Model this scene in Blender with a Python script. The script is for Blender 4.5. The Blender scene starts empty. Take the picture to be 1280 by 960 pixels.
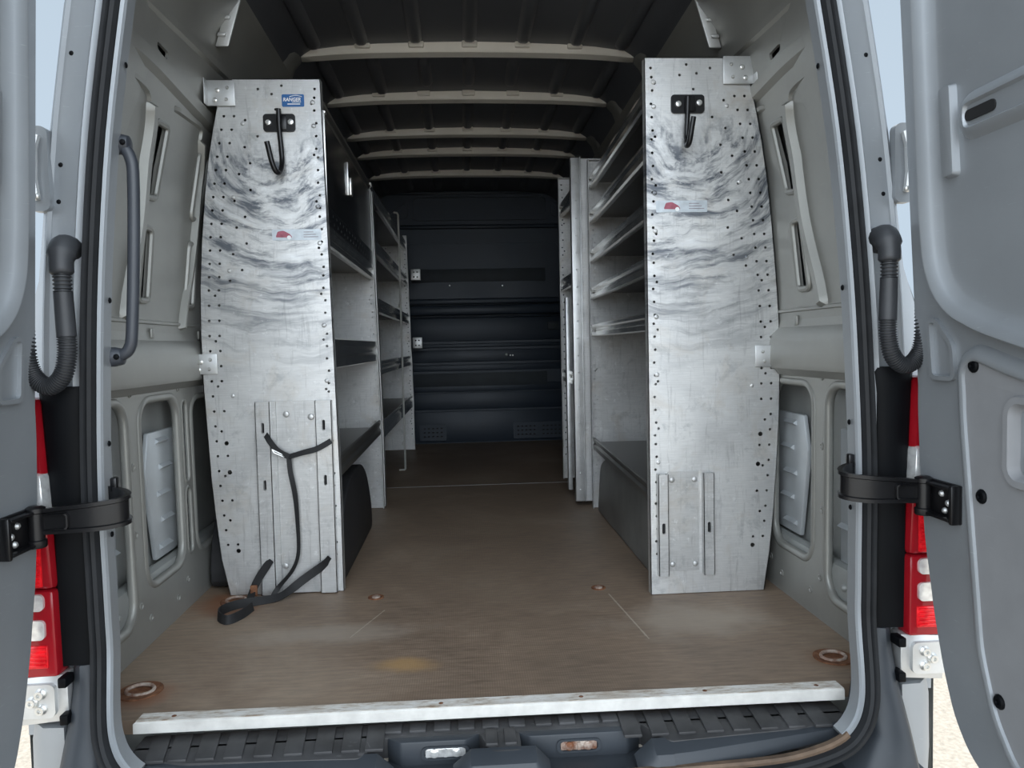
import bpy, bmesh, math, random
from mathutils import Vector, Matrix
from mathutils.geometry import tessellate_polygon
random.seed(7)
scn = bpy.context.scene
col = scn.collection

# ------------------------------------------------------------------ camera
FPX = 950.0
CAM = Vector((-.045, -1.58, .755))
YAW, PIT, RHO = math.atan(60/950), math.atan(48/950), .022
Fw = Vector((math.sin(YAW)*math.cos(PIT), math.cos(YAW)*math.cos(PIT), -math.sin(PIT)))
R0 = Vector((math.cos(YAW), -math.sin(YAW), 0))
U0 = R0.cross(Fw)
Rt = R0*math.cos(RHO) - U0*math.sin(RHO)
Up = U0*math.cos(RHO) + R0*math.sin(RHO)
cd = bpy.data.cameras.new('camera')
cd.sensor_width = 36; cd.lens = FPX/1280*36; cd.clip_start = .02; cd.clip_end = 500
cam = bpy.data.objects.new('camera', cd); col.objects.link(cam)
M = Matrix((Rt, Up, -Fw)).transposed().to_4x4(); M.translation = CAM
cam.matrix_world = M
scn.camera = cam

def on(px, py, ax, val):
    """the point of the plane (axis ax = val) that the photograph shows at px, py: how sizes were measured"""
    r = Fw + Rt*((px-640)/FPX) - Up*((py-480)/FPX)
    return CAM + r*((val-CAM[ax])/r[ax])
def onx(px, py, v): return on(px, py, 0, v)
def ony(px, py, v): return on(px, py, 1, v)
def onz(px, py, v): return on(px, py, 2, v)

# ------------------------------------------------------------------ mesh builder
class MB:
    def __init__(s): s.bm = bmesh.new()
    def box(s, x0, x1, y0, y1, z0, z1, bev=0, seg=2, fn=None):
        t = bmesh.new(); bmesh.ops.create_cube(t, size=1)
        for v in t.verts:
            v.co = Vector(((x0+x1)/2+v.co.x*(x1-x0), (y0+y1)/2+v.co.y*(y1-y0), (z0+z1)/2+v.co.z*(z1-z0)))
        if bev: bmesh.ops.bevel(t, geom=t.edges[:], offset=bev, segments=seg, affect='EDGES', profile=.5, clamp_overlap=True)
        s.merge(t, fn); return s
    def merge(s, t, fn=None):
        if fn:
            for v in t.verts: v.co = Vector(fn(v.co))
        m = bpy.data.meshes.new('tmp'); t.to_mesh(m); t.free(); s.bm.from_mesh(m); bpy.data.meshes.remove(m)
    def prism(s, poly, ax, a, b, bev=0, seg=2, fn=None):
        """poly in the two axes other than ax (in order), drawn out from a to b"""
        t = bmesh.new()
        def mk(p, w):
            c = [p[0], p[1]]; c.insert(ax, w); return t.verts.new(c)
        lo = [mk(p, a) for p in poly]; hi = [mk(p, b) for p in poly]
        n = len(poly)
        t.faces.new(lo[::-1]); t.faces.new(hi)
        for i in range(n): t.faces.new((lo[i], lo[(i+1) % n], hi[(i+1) % n], hi[i]))
        bmesh.ops.recalc_face_normals(t, faces=t.faces[:])
        if bev: bmesh.ops.bevel(t, geom=t.edges[:], offset=bev, segments=seg, affect='EDGES', profile=.5, clamp_overlap=True)
        s.merge(t, fn); return s
    def plate(s, outline, holes, ax, a, b, fn=None, cuts=()):
        """flat sheet with real holes; cuts = levels of the second axis at which it is split so it can bend"""
        loops = [[Vector((p[0], p[1], 0)) for p in outline]] + [[Vector((p[0], p[1], 0)) for p in h] for h in holes]
        tris = tessellate_polygon(loops)
        flat = [p for l in loops for p in l]
        t = bmesh.new()
        def mk(p, w):
            c = [p.x, p.y]; c.insert(ax, w); return t.verts.new(c)
        lo = [mk(p, a) for p in flat]; hi = [mk(p, b) for p in flat]
        for tr in tris:
            try: t.faces.new([lo[i] for i in tr]); t.faces.new([hi[i] for i in tr][::-1])
            except ValueError: pass
        k = 0
        for l in loops:
            n = len(l)
            for i in range(n):
                i0, i1 = k+i, k+(i+1) % n
                t.faces.new((lo[i0], lo[i1], hi[i1], hi[i0]))
            k += n
        bmesh.ops.recalc_face_normals(t, faces=t.faces[:])
        no = Vector((0, 0, 1))
        for z in cuts:
            bmesh.ops.bisect_plane(t, geom=t.verts[:]+t.edges[:]+t.faces[:], plane_co=(0, 0, z), plane_no=no)
        s.merge(t, fn); return s
    def rings(s, rings, cap0=True, cap1=True, closed=True, loop=False):
        t = bmesh.new()
        R = [[t.verts.new(p) for p in r] for r in rings]
        n = len(R[0]); m = len(R)
        for j in range(m if loop else m-1):
            A, B = R[j], R[(j+1) % m]
            for i in range(n if closed else n-1):
                f = [A[i], A[(i+1) % n], B[(i+1) % n], B[i]]
                try: t.faces.new(f)
                except ValueError: pass
        if closed and cap0 and not loop: t.faces.new(R[0][::-1])
        if closed and cap1 and not loop: t.faces.new(R[-1])
        bmesh.ops.recalc_face_normals(t, faces=t.faces[:])
        s.merge(t); return s
    def tube(s, path, r, seg=10, loop=False, flat=None):
        P = [Vector(p) for p in path]; n = len(P)
        rr = r if isinstance(r, (list, tuple)) else [r]*n
        rings = []; prev = None
        for i in range(n):
            if loop: d = P[(i+1) % n]-P[i-1]
            else: d = P[min(i+1, n-1)]-P[max(i-1, 0)]
            d.normalize()
            if prev is None:
                a = Vector((0, 0, 1)) if abs(d.z) < .9 else Vector((0, 1, 0))
                u = d.cross(a).normalized()
            else:
                u = (prev - d*prev.dot(d)).normalized()
            prev = u; w = d.cross(u)
            fl = flat if flat else (1, 1)
            rings.append([P[i]+(u*math.cos(t)*fl[0]+w*math.sin(t)*fl[1])*rr[i] for t in [2*math.pi*k/seg for k in range(seg)]])
        return s.rings(rings, loop=loop)
    def lathe(s, prof, c, axis=2, seg=24):
        """prof: (radius, height) pairs about an axis through c"""
        rings = []
        for r, h in prof:
            ring = []
            for k in range(seg):
                a = 2*math.pi*k/seg
                v = [r*math.cos(a), r*math.sin(a)]; v.insert(axis, h)
                ring.append(Vector(c)+Vector(v))
            rings.append(ring)
        return s.rings(rings)
    def dome(s, c, r, h, axis=1, sgn=-1, seg=8):
        return s.lathe([(r, 0), (r*.85, sgn*h*.6), (r*.45, sgn*h)], c, axis, seg)
    def build(s, name, mats, parent=None, origin=None, ang=35):
        off = Vector(origin) if origin is not None else (OFF[parent.name] if parent else Vector((0, 0, 0)))
        for v in s.bm.verts: v.co -= off
        lim = math.radians(ang)
        for f in s.bm.faces: f.smooth = True
        for e in s.bm.edges:
            if len(e.link_faces) == 2 and e.calc_face_angle(0) > lim: e.smooth = False
        me = bpy.data.meshes.new(name); s.bm.to_mesh(me); s.bm.free()
        if not isinstance(mats, (list, tuple)): mats = [mats]
        for m in mats: me.materials.append(m)
        o = bpy.data.objects.new(name, me); col.objects.link(o)
        OFF[o.name] = off
        if parent: o.parent = parent
        else: o.location = off
        return o
OFF = {}
def thing(name, label, cat, loc=(0, 0, 0), group=None):
    o = bpy.data.objects.new(name, None); col.objects.link(o)
    o.empty_display_size = .05; o.location = loc; OFF[o.name] = Vector(loc)
    return tag(o, label, cat, group)
def tag(o, label, cat, group=None):
    o['label'] = label; o['category'] = cat
    if group: o['group'] = group
    return o
def struct(o, label=None):
    o['kind'] = 'structure'
    if label: o['label'] = label
    return o
def rrect(x0, x1, y0, y1, r, n=5):
    out = []
    for cx, cy, a0 in ((x1-r, y1-r, 0), (x0+r, y1-r, 90), (x0+r, y0+r, 180), (x1-r, y0+r, 270)):
        for k in range(n+1):
            a = math.radians(a0+90*k/n); out.append((cx+r*math.cos(a), cy+r*math.sin(a)))
    return out
def circ(x, y, r, n=8): return [(x+r*math.cos(2*math.pi*k/n+.4), y+r*math.sin(2*math.pi*k/n+.4)) for k in range(n)]
def rpoly(poly, r, n=4):
    """round the corners of a polygon"""
    out = []; N = len(poly)
    for i in range(N):
        p0, p, p1 = [Vector((q[0], q[1])) for q in (poly[i-1], poly[i], poly[(i+1) % N])]
        a = (p0-p); b = (p1-p); rr = min(r, a.length*.45, b.length*.45)
        a = p+a.normalized()*rr; b = p+b.normalized()*rr
        for k in range(n+1):
            t = k/n; q = a*(1-t)**2+p*2*t*(1-t)+b*t*t; out.append((q.x, q.y))
    return out
def inset(poly, d):
    """move every edge of a polygon inwards by d"""
    P = [Vector((p[0], p[1])) for p in poly]; N = len(P)
    A = sum(P[i].x*P[(i+1) % N].y-P[(i+1) % N].x*P[i].y for i in range(N)); sg = 1 if A > 0 else -1
    out = []
    for i in range(N):
        e0 = (P[i]-P[i-1]).normalized(); e1 = (P[(i+1) % N]-P[i]).normalized()
        n0 = Vector((-e0.y, e0.x))*sg; n1 = Vector((-e1.y, e1.x))*sg
        m = (n0+n1); m = m/max(.3, m.dot(m)/2) if m.length > .1 else n0
        q = P[i]+m*d; out.append((q.x, q.y))
    return out
def smooth_path(pts, n=6):
    P = [Vector(p) for p in pts]; out = []
    for i in range(len(P)-1):
        p0, p1, p2, p3 = P[max(i-1, 0)], P[i], P[i+1], P[min(i+2, len(P)-1)]
        for k in range(n):
            t = k/n
            out.append(.5*((2*p1)+(p2-p0)*t+(2*p0-5*p1+4*p2-p3)*t*t+(3*p1-p0-3*p2+p3)*t**3))
    out.append(P[-1]); return out
def interp(tab, z):
    if z <= tab[0][0]: return tab[0][1]
    for (a, b), (c, d) in zip(tab, tab[1:]):
        if z <= c: return b+(d-b)*(z-a)/(c-a)
    return tab[-1][1]

# ------------------------------------------------------------------ materials
class NT:
    def __init__(s, name):
        s.m = bpy.data.materials.new(name); s.m.use_nodes = True
        s.t = s.m.node_tree; s.b = s.t.nodes['Principled BSDF']
    def n(s, typ, **kw):
        o = s.t.nodes.new(typ)
        for k, v in kw.items():
            if k.startswith('i_'):
                key = k[2:]; key = int(key) if key.isdigit() else key.replace('_', ' ')
                if isinstance(v, bpy.types.NodeSocket): s.t.links.new(v, o.inputs[key])
                else: o.inputs[key].default_value = v
            else: setattr(o, k, v)
        return o
    def math(s, op, a, b=0.0, c=None):
        o = s.n('ShaderNodeMath', operation=op, i_0=a, i_1=b)
        if c is not None:
            if isinstance(c, bpy.types.NodeSocket): s.t.links.new(c, o.inputs[2])
            else: o.inputs[2].default_value = c
        return o.outputs[0]
    def coord(s, scale=(1, 1, 1)):
        tc = s.n('ShaderNodeTexCoord')
        if scale == (1, 1, 1): return tc.outputs['Object']
        return s.n('ShaderNodeMapping', i_Vector=tc.outputs['Object'], i_Scale=scale).outputs[0]
    def noise(s, vec, scale, det=4, rough=.55, dist=0):
        return s.n('ShaderNodeTexNoise', i_Vector=vec, i_Scale=scale, i_Detail=det, i_Roughness=rough, i_Distortion=dist).outputs['Fac']
    def ramp(s, fac, *stops):
        o = s.n('ShaderNodeValToRGB', i_Fac=fac); e = o.color_ramp.elements
        while len(e) < len(stops): e.new(.5)
        for x, (p, c) in zip(e, stops): x.position = p; x.color = c if len(c) == 4 else (*c, 1)
        return o.outputs['Color']
    def mix(s, fac, a, b, mode='MIX'):
        o = s.n('ShaderNodeMix', data_type='RGBA', blend_type=mode)
        for k, v in ((0, fac), (6, a), (7, b)):
            if isinstance(v, bpy.types.NodeSocket): s.t.links.new(v, o.inputs[k])
            else: o.inputs[k].default_value = v if not isinstance(v, tuple) or len(v) == 4 else (*v, 1)
        return o.outputs[2]
    def set(s, **kw):
        for k, v in kw.items():
            k = k.replace('_', ' ')
            if isinstance(v, bpy.types.NodeSocket): s.t.links.new(v, s.b.inputs[k])
            else: s.b.inputs[k].default_value = (*v, 1) if isinstance(v, tuple) and len(v) == 3 else v
    def bump(s, h, strength=.2, dist=.002):
        o = s.n('ShaderNodeBump', i_Height=h, i_Strength=strength, i_Distance=dist)
        s.t.links.new(o.outputs[0], s.b.inputs['Normal'])
def simple(name, c, metal=0, rough=.5, var=.12, scale=9, scratches=0, spec=None):
    """a plain surface with a faint wear pattern of its own"""
    t = NT(name); v = t.coord()
    nz = t.noise(v, scale, 5)
    c0 = tuple(x*(1-var) for x in c); c1 = tuple(min(1, x*(1+var)) for x in c)
    cc = t.ramp(nz, (.3, c0), (.7, c1))
    if scratches:
        sc = t.noise(t.coord((1.5, 1.5, 30)), 14, 2, .6, 1.5)
        sm = t.ramp(sc, (.70, (0, 0, 0)), (.74, (1, 1, 1)))
        k = t.math('MULTIPLY', sm, scratches)
        cc = t.mix(k, cc, tuple(min(1, x*1.8+.1) for x in c))
    t.set(Base_Color=cc, Metallic=metal)
    r = t.n('ShaderNodeMapRange', i_Value=nz, i_3=max(.02, rough-.06), i_4=rough+.08).outputs[0]
    t.set(Roughness=r)
    if spec is not None: t.set(Specular_IOR_Level=spec)
    return t.m
def aluminium(name, hook, base=.62):
    """bare aluminium sheet: blotchy, with rubbed arcs below the hook"""
    t = NT(name); v = t.coord()
    big = t.noise(v, 3.2, 6, .6, .4)
    c = t.ramp(big, (.28, (base*.66, base*.67, base*.67)), (.5, (base*.96, base*.97, base*.96)), (.72, (base*1.2, base*1.2, base*1.17)))
    fine = t.noise(t.coord((3, 3, 60)), 5, 4, .7)
    c = t.mix(.35, c, t.ramp(fine, (.3, (base*.7,)*3), (.7, (base*1.2,)*3)))
    sc = t.noise(t.coord((26, 26, 2.2)), 3, 5, .72, .6)          # upright scuffs
    c = t.mix(t.ramp(sc, (.56, (0, 0, 0)), (.70, (.55, .55, .55))), c, (base*.52, base*.52, base*.52))
    warm = t.noise(v, 6, 5, .65, .8)
    c = t.mix(t.ramp(warm, (.52, (0, 0, 0)), (.70, (.6, .6, .6))), c, (base*.80, base*.74, base*.66))
    grime = t.noise(v, 13, 6, .75, .3)
    c = t.mix(t.ramp(grime, (.54, (0, 0, 0)), (.66, (.5, .5, .5))), c, (base*.55, base*.57, base*.58))
    if hook:
        wob = t.n('ShaderNodeTexNoise', i_Vector=v, i_Scale=5.0, i_Detail=3.0).outputs['Color']
        off = t.n('ShaderNodeVectorMath', operation='MULTIPLY_ADD', i_0=wob, i_1=(.10, 0, .10), i_2=v).outputs[0]
        rel = t.n('ShaderNodeVectorMath', operation='SUBTRACT', i_0=off, i_1=(hook[0]+.05, 0, hook[2]+.05)).outputs[0]
        sp = t.n('ShaderNodeSeparateXYZ', i_0=rel)
        x, z = sp.outputs[0], sp.outputs[2]
        d = t.math('SQRT', t.math('ADD', t.math('MULTIPLY', x, x), t.math('MULTIPLY', z, z)))
        an = t.math('ARCTAN2', x, t.math('MULTIPLY', z, -1))
        pv = t.n('ShaderNodeCombineXYZ', i_0=t.math('MULTIPLY', d, 17), i_1=t.math('MULTIPLY', an, 1.1), i_2=0.0).outputs[0]
        st = t.noise(pv, 1.6, 5, .68, .3)
        pv2 = t.n('ShaderNodeCombineXYZ', i_0=t.math('MULTIPLY', d, 60), i_1=t.math('MULTIPLY', an, 2.0), i_2=3.0).outputs[0]
        st2 = t.noise(pv2, 1.5, 3, .6)
        reach = t.n('ShaderNodeMapRange', interpolation_type='SMOOTHSTEP', i_0=d, i_1=.85, i_2=.36).outputs[0]
        below = t.n('ShaderNodeMapRange', interpolation_type='SMOOTHSTEP', i_0=z, i_1=.05, i_2=-.10).outputs[0]
        near = t.n('ShaderNodeMapRange', interpolation_type='SMOOTHSTEP', i_0=d, i_1=.02, i_2=.12).outputs[0]
        mask = t.math('MULTIPLY', t.math('MULTIPLY', reach, below), near)
        dark = t.ramp(st, (.48, (0, 0, 0)), (.62, (1, 1, 1)))
        dark2 = t.ramp(st2, (.48, (0, 0, 0)), (.75, (.6, .6, .6)))
        c = t.mix(t.math('MULTIPLY', mask, t.math('MULTIPLY', dark, .9)), c, (.085, .10, .125))
        c = t.mix(t.math('MULTIPLY', mask, t.math('MULTIPLY', dark2, .6)), c, (.25, .27, .31))
        lt = t.ramp(st, (.30, (1, 1, 1)), (.44, (0, 0, 0)))
        c = t.mix(t.math('MULTIPLY', mask, t.math('MULTIPLY', lt, .55)), c, (.9, .92, .93))
    spk = t.noise(v, 45, 3, .7)
    c = t.mix(t.ramp(spk, (.62, (0, 0, 0)), (.72, (.5, .5, .5))), c, (.82, .83, .83))
    t.set(Base_Color=c, Metallic=.72)
    t.set(Roughness=t.n('ShaderNodeMapRange', i_Value=big, i_3=.36, i_4=.58).outputs[0])
    t.bump(fine, .08, .001)
    return t.m
def floor_mat():
    t = NT('worn_brown_plywood'); v = t.coord()
    big = t.noise(v, 1.7, 7, .62, .5)
    c = t.ramp(big, (.30, (.135, .098, .072)), (.5, (.232, .165, .116)), (.68, (.37, .29, .215)))
    grain = t.noise(t.coord((2.2, 14, 1)), 6, 5, .65)
    c = t.mix(.45, c, t.ramp(grain, (.32, (.115, .085, .064)), (.68, (.345, .26, .19))))
    sp = t.n('ShaderNodeSeparateXYZ', i_0=v); X, Y = sp.outputs[0], sp.outputs[1]
    # non-slip mesh print, still there in the middle, worn away elsewhere
    sx = t.math('SINE', t.math('MULTIPLY', X, 1150)); sy = t.math('SINE', t.math('MULTIPLY', Y, 800))
    grid = t.math('MAXIMUM', sx, sy)
    gx = t.n('ShaderNodeMapRange', interpolation_type='SMOOTHSTEP', i_0=t.math('ABSOLUTE', t.math('SUBTRACT', X, .04)), i_1=.42, i_2=.16).outputs[0]
    gm = t.math('MULTIPLY', gx, t.math('MULTIPLY', t.ramp(grid, (.75, (0, 0, 0)), (1, (1, 1, 1))), .55))
    c = t.mix(gm, c, (.075, .056, .044))
    def spot(x, y, rx, ry, colr, amt, c):
        dx = t.math('DIVIDE', t.math('SUBTRACT', X, x), rx); dy = t.math('DIVIDE', t.math('SUBTRACT', Y, y), ry)
        d = t.math('SQRT', t.math('ADD', t.math('MULTIPLY', dx, dx), t.math('MULTIPLY', dy, dy)))
        d = t.math('ADD', d, t.math('MULTIPLY', t.math('SUBTRACT', t.noise(v, 9, 4), .5), 1.1))
        return t.mix(t.n('ShaderNodeMapRange', interpolation_type='SMOOTHSTEP', i_0=d, i_1=1.0, i_2=.2, i_3=0.0, i_4=amt).outputs[0], c, colr)
    c = spot(-.21, .21, .11, .06, (.42, .26, .11), .7, c)
    c = spot(-.42, .43, .34, .10, (.40, .345, .285), .5, c)
    c = spot(.55, .42, .28, .18, (.40, .34, .275), .5, c)
    c = spot(-.76, .72, .14, .16, (.20, .075, .03), .8, c)
    c = spot(-.78, .12, .11, .09, (.22, .085, .04), .75, c)
    c = spot(.82, .12, .10, .08, (.20, .10, .05), .6, c)
    # two long scratches
    for (ax, ay, bx, by, w) in ((.375, .66, .41, .30, .0022), (-.29, .60, -.36, .40, .0016)):
        L = math.hypot(bx-ax, by-ay); ux, uy = (bx-ax)/L, (by-ay)/L
        rx = t.math('SUBTRACT', X, ax); ry = t.math('SUBTRACT', Y, ay)
        al = t.math('ADD', t.math('MULTIPLY', rx, ux), t.math('MULTIPLY', ry, uy))
        pr = t.math('ABSOLUTE', t.math('SUBTRACT', t.math('MULTIPLY', rx, uy), t.math('MULTIPLY', ry, ux)))
        pr = t.math('ADD', pr, t.math('MULTIPLY', t.math('SUBTRACT', t.noise(v, 60, 2), .5), .004))
        k = t.math('MULTIPLY', t.math('LESS_THAN', pr, w), t.math('MULTIPLY', t.math('GREATER_THAN', al, 0), t.math('LESS_THAN', al, L)))
        c = t.mix(t.math('MULTIPLY', k, .55), c, (.5, .44, .36))
    t.set(Base_Color=c, Roughness=t.n('ShaderNodeMapRange', i_Value=grain, i_3=.42, i_4=.68).outputs[0], Specular_IOR_Level=.4)
    t.bump(t.math('ADD', grain, t.math('MULTIPLY', gm, .8)), .25, .0015)
    return t.m
def ground_mat():
    t = NT('gravelly_concrete'); v = t.coord()
    c = t.ramp(t.noise(v, 60, 6, .7), (.3, (.38, .34, .29)), (.7, (.64, .58, .50)))
    t.set(Base_Color=c, Roughness=.9); t.bump(t.noise(v, 90, 3), .5, .004)
    return t.m
def rust_mat(name, c0, c1, metal=.2):
    t = NT(name); v = t.coord()
    t.set(Base_Color=t.ramp(t.noise(v, 38, 6, .7), (.35, c0), (.65, c1)), Roughness=.75, Metallic=metal)
    t.bump(t.noise(v, 120, 3), .4, .001); return t.m

PAINT = simple('silver_van_paint', (.305, .325, .345), .35, .36, .07, 4, .22)
INNER = simple('silver_inner_panel_paint', (.29, .29, .27), .35, .40, .10, 5, .12)
ROOF = simple('roof_silver_shaded', (.125, .13, .145), .3, .42, .08, 4)  # silver van paint with the shade under the roof put into its colour
BOWS = simple('bow_silver_lit', (.90, .86, .78), .0, .42, .06, 6)  # same silver, lightened and warmed to carry the light on the bows
SKIN = simple('outer_skin_inside', (.30, .31, .30), .3, .5, .12, 6)
BULK = simple('dark_bulkhead_paint', (.016, .027, .043), .1, .45, .12, 5)
BULKDARK = simple('dark_bulkhead_patch', (.03, .038, .045), .0, .6, .2, 9)
GALV = simple('galvanised_steel', (.62, .63, .63), .75, .42, .14, 14, .3)
STIFF = simple('pale_stiffener_sheet', (.52, .55, .57), .4, .42, .08, 9)
BOLT = simple('bright_bolt_steel', (.72, .72, .70), .85, .3, .1, 30)
BLACKP = simple('black_satin_plastic', (.0025, .003, .004), 0, .5, .2, 10, .01, .12)
BLACKM = simple('black_coated_steel', (.006, .006, .007), .1, .30, .2, 10)
RUBBER = simple('black_rubber', (.016, .017, .019), 0, .6, .25, 16, 0, .3)
HOSE = simple('dark_grey_hose_plastic', (.032, .034, .038), 0, .48, .2, 12)
GREYP = simple('grey_trim_plastic', (.235, .24, .25), 0, .62, .05, 18, .10)
BUMP = simple('dark_blue_grey_bumper_plastic', (.032, .038, .046), 0, .5, .14, 7, .10)
TREAD = simple('worn_black_tread_plastic', (.045, .045, .047), 0, .55, .4, 14, .25)
WEB = simple('black_webbing', (.012, .012, .013), 0, .7, .3, 60)
GRAB = simple('dark_grab_handle', (.04, .045, .055), 0, .38, .15, 10)
def dirty_white():
    t = NT('white_flaking_paint'); v = t.coord()
    a = t.noise(t.coord((1, 4, 4)), 22, 6, .7); b = t.noise(v, 6, 4)
    c = t.ramp(a, (.36, (.34, .26, .19)), (.47, (.62, .58, .52)), (.58, (.76, .75, .72)))
    c = t.mix(t.ramp(b, (.45, (0, 0, 0)), (.7, (.6, .6, .6))), c, (.42, .35, .28))
    t.set(Base_Color=c, Roughness=.55); return t.m
STRIPTOP = dirty_white()
WHITE = simple('white_strip_paint', (.60, .59, .56), .0, .5, .12, 26)
VOIDSHADE = simple('cavity_shade', (.01, .01, .011), 0, .8, .2, 10)  # near-black colour standing in for the shade inside holes and slots
RED = simple('red_lamp_plastic', (.27, .006, .012), 0, .14, .15, 8)
REDBRIGHT = simple('bright_red_reflector', (.75, .012, .02), 0, .18, .3, 60)
CLEAR = simple('clear_silver_lens', (.80, .80, .79), .55, .16, .22, 70)
BLUE = simple('blue_sticker', (.02, .125, .36), 0, .4, .06, 10)
STICKW = simple('white_sticker_print', (.85, .87, .88), 0, .5, .05, 10)
STICKP = simple('faded_label_film', (.56, .61, .65), .3, .4, .15, 40)
STICKR = simple('faded_red_print', (.36, .10, .14), .1, .45, .25, 50)
STICKG = simple('faded_grey_print', (.30, .27, .30), .1, .5, .3, 50)
ARCHB = simple('black_wheel_arch_liner', (.022, .022, .024), 0, .6, .3, 9)
ARCHG = simple('grey_wheel_arch_steel', (.22, .22, .21), .45, .5, .2, 7, .15)
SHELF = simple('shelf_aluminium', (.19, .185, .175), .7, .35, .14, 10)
LIP = simple('polished_shelf_lip', (.66, .65, .62), .95, .17, .10, 16)
DARKDOOR = simple('dark_polished_door_sheet', (.11, .115, .125), .9, .22, .15, 8)
RUST = rust_mat('rusty_steel', (.10, .035, .015), (.26, .12, .06))
RUSTL = rust_mat('rust_flecked_steel', (.20, .08, .04), (.55, .48, .42), .5)
EDGEM = simple('rusty_sill_edge', (.13, .088, .06), .1, .7, .35, 25)
FLOORM = floor_mat(); GROUND = ground_mat()

# ------------------------------------------------------------------ light
w = bpy.data.worlds.new('world'); scn.world = w; w.use_nodes = True
bg = w.node_tree.nodes['Background']
wt = w.node_tree; L = wt.links.new
def wn(typ, **k):
    o = wt.nodes.new(typ)
    for a, b in k.items(): setattr(o, a, b)
    return o
tcw = wn('ShaderNodeTexCoord'); spw = wn('ShaderNodeSeparateXYZ'); L(tcw.outputs['Generated'], spw.inputs[0])
mr = wn('ShaderNodeMapRange', interpolation_type='SMOOTHSTEP'); L(spw.outputs[1], mr.inputs[0])
mr.inputs[1].default_value = .05; mr.inputs[2].default_value = -1.0
mx = wn('ShaderNodeMix', data_type='RGBA'); L(mr.outputs[0], mx.inputs[0])
mx.inputs[6].default_value = (.56, .68, .80, 1); mx.inputs[7].default_value = (3.85, 4.25, 4.65, 1)
mz = wn('ShaderNodeMapRange'); L(spw.outputs[2], mz.inputs[0])
mz.inputs[1].default_value = .25; mz.inputs[2].default_value = 1; mz.inputs[3].default_value = 1; mz.inputs[4].default_value = .75
mm = wn('ShaderNodeMix', data_type='RGBA', blend_type='MULTIPLY'); mm.inputs[0].default_value = 1
L(mx.outputs[2], mm.inputs[6]); L(mz.outputs[0], mm.inputs[7]); L(mm.outputs[2], bg.inputs[0]); bg.inputs[1].default_value = 1.0
sd = bpy.data.lights.new('sun', 'SUN'); sd.energy = 4.0; sd.angle = math.radians(4); sd.color = (1, .95, .86)
so = bpy.data.objects.new('sun', sd); col.objects.link(so)
so.rotation_euler = Vector((0, -.6, -.8)).to_track_quat('-Z', 'Y').to_euler()
scn.view_settings.view_transform = 'Standard'; scn.view_settings.look = 'None'
scn.view_settings.gamma = 1; scn.view_settings.exposure = 0.0
try: scn.view_settings.use_curve_mapping = False
except Exception: pass
scn.cycles.max_bounces = 10; scn.cycles.diffuse_bounces = 6; scn.cycles.glossy_bounces = 5
scn.cycles.use_denoising = True
scn.cycles.sample_clamp_indirect = 6

# ------------------------------------------------------------------ van section
CX = .01
LEN = 4.38
WX = [(0, .885), (.60, .89), (.90, .885), (1.25, .86), (1.57, .80), (1.70, .765), (1.80, .735)]
ARCH = [(.735, 1.80), (.717, 1.85), (.688, 1.888), (.62, 1.927), (.5, 1.942), (.36, 1.951), (.18, 1.957), (0, 1.96)]
def wx(z): return interp(WX, z)
def wall_pt(s, y, z, d=0): return Vector((CX+s*(wx(z)-d-.06*max(0, 1-(y+.02)/.22)*min(1, max(0, z-.75)/.3)), y, z))     # d: how far it stands into the van
def onwall(px, py, s, d=0):
    x = CX+s*.86
    for _ in range(6):
        p = onx(px, py, x); x = CX+s*(wx(min(max(p.z, 0), 1.8))-d)
    return p.y, p.z

# ground
g = MB(); g.box(-40, 40, -40, 40, -.72, -.68)
gnd = struct(g.build('ground', GROUND), 'pale gravelly concrete ground outside below the van')
# floor
fl = MB(); fl.box(CX-.885, CX+.885, .0, LEN, -.03, 0)
flo = struct(fl.build('floor', FLOORM), 'worn brown plywood load floor')
m = MB(); m.box(CX-.6, CX+.6, 2.535, 2.541, -.004, .0015); m.build('floor_seam', GREYP, flo)
m = MB(); m.box(CX-.885, CX+.885, .02, LEN, -.09, -.031); m.build('subfloor', SKIN, flo)

# ceiling with its bows
sec = [(CX-x, z) for x, z in ARCH]+[(CX+x, z) for x, z in ARCH[::-1][1:]]
def arch(y, d=0): return [Vector((CX+(x-CX)*(1-d/.75 if d else 1), y, z-d)) for x, z in sec]
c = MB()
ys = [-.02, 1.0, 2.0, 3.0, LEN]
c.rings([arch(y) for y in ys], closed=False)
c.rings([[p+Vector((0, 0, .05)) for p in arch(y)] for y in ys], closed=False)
# stamped beads that run front to back between the bows
BOW = [1.50, 2.08, 2.68, 3.10, 3.68]
def roof_z(x): return interp([(a, b) for a, b in ARCH[::-1]], abs(x-CX))
edges = [.72]+BOW+[4.25]
for i in range(len(edges)-1):
    a, b = edges[i], edges[i+1]
    xs = (-.60, -.42, -.21, 0, .21, .42, .60) if i != 1 else (-.60, -.40, -.19, 0, .19, .40, .60)
    for x in xs:
        y0, y1 = a+.10, b-.02
        if i == 1 and abs(x) < .3: y0, y1 = a+.16, b-.10
        X = CX+x; zz = roof_z(X); h = .022
        ring = []
        for yy, s_ in ((y0, .25), (y0+.03, .85), (y0+.06, 1), (y1-.05, 1), (y1-.02, .85), (y1, .25)):
            ring.append([Vector((X+u*.030*(.6+.4*s_), yy, roof_z(X+u*.03)+.004-h*s_*v)) for u, v in ((-1, 0), (-.62, .9), (-.3, 1.1), (.3, 1.1), (.62, .9), (1, 0))])
        c.rings(ring)
cei = struct(c.build('ceiling', ROOF, ang=50), 'ribbed grey metal van roof seen from inside')
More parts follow.
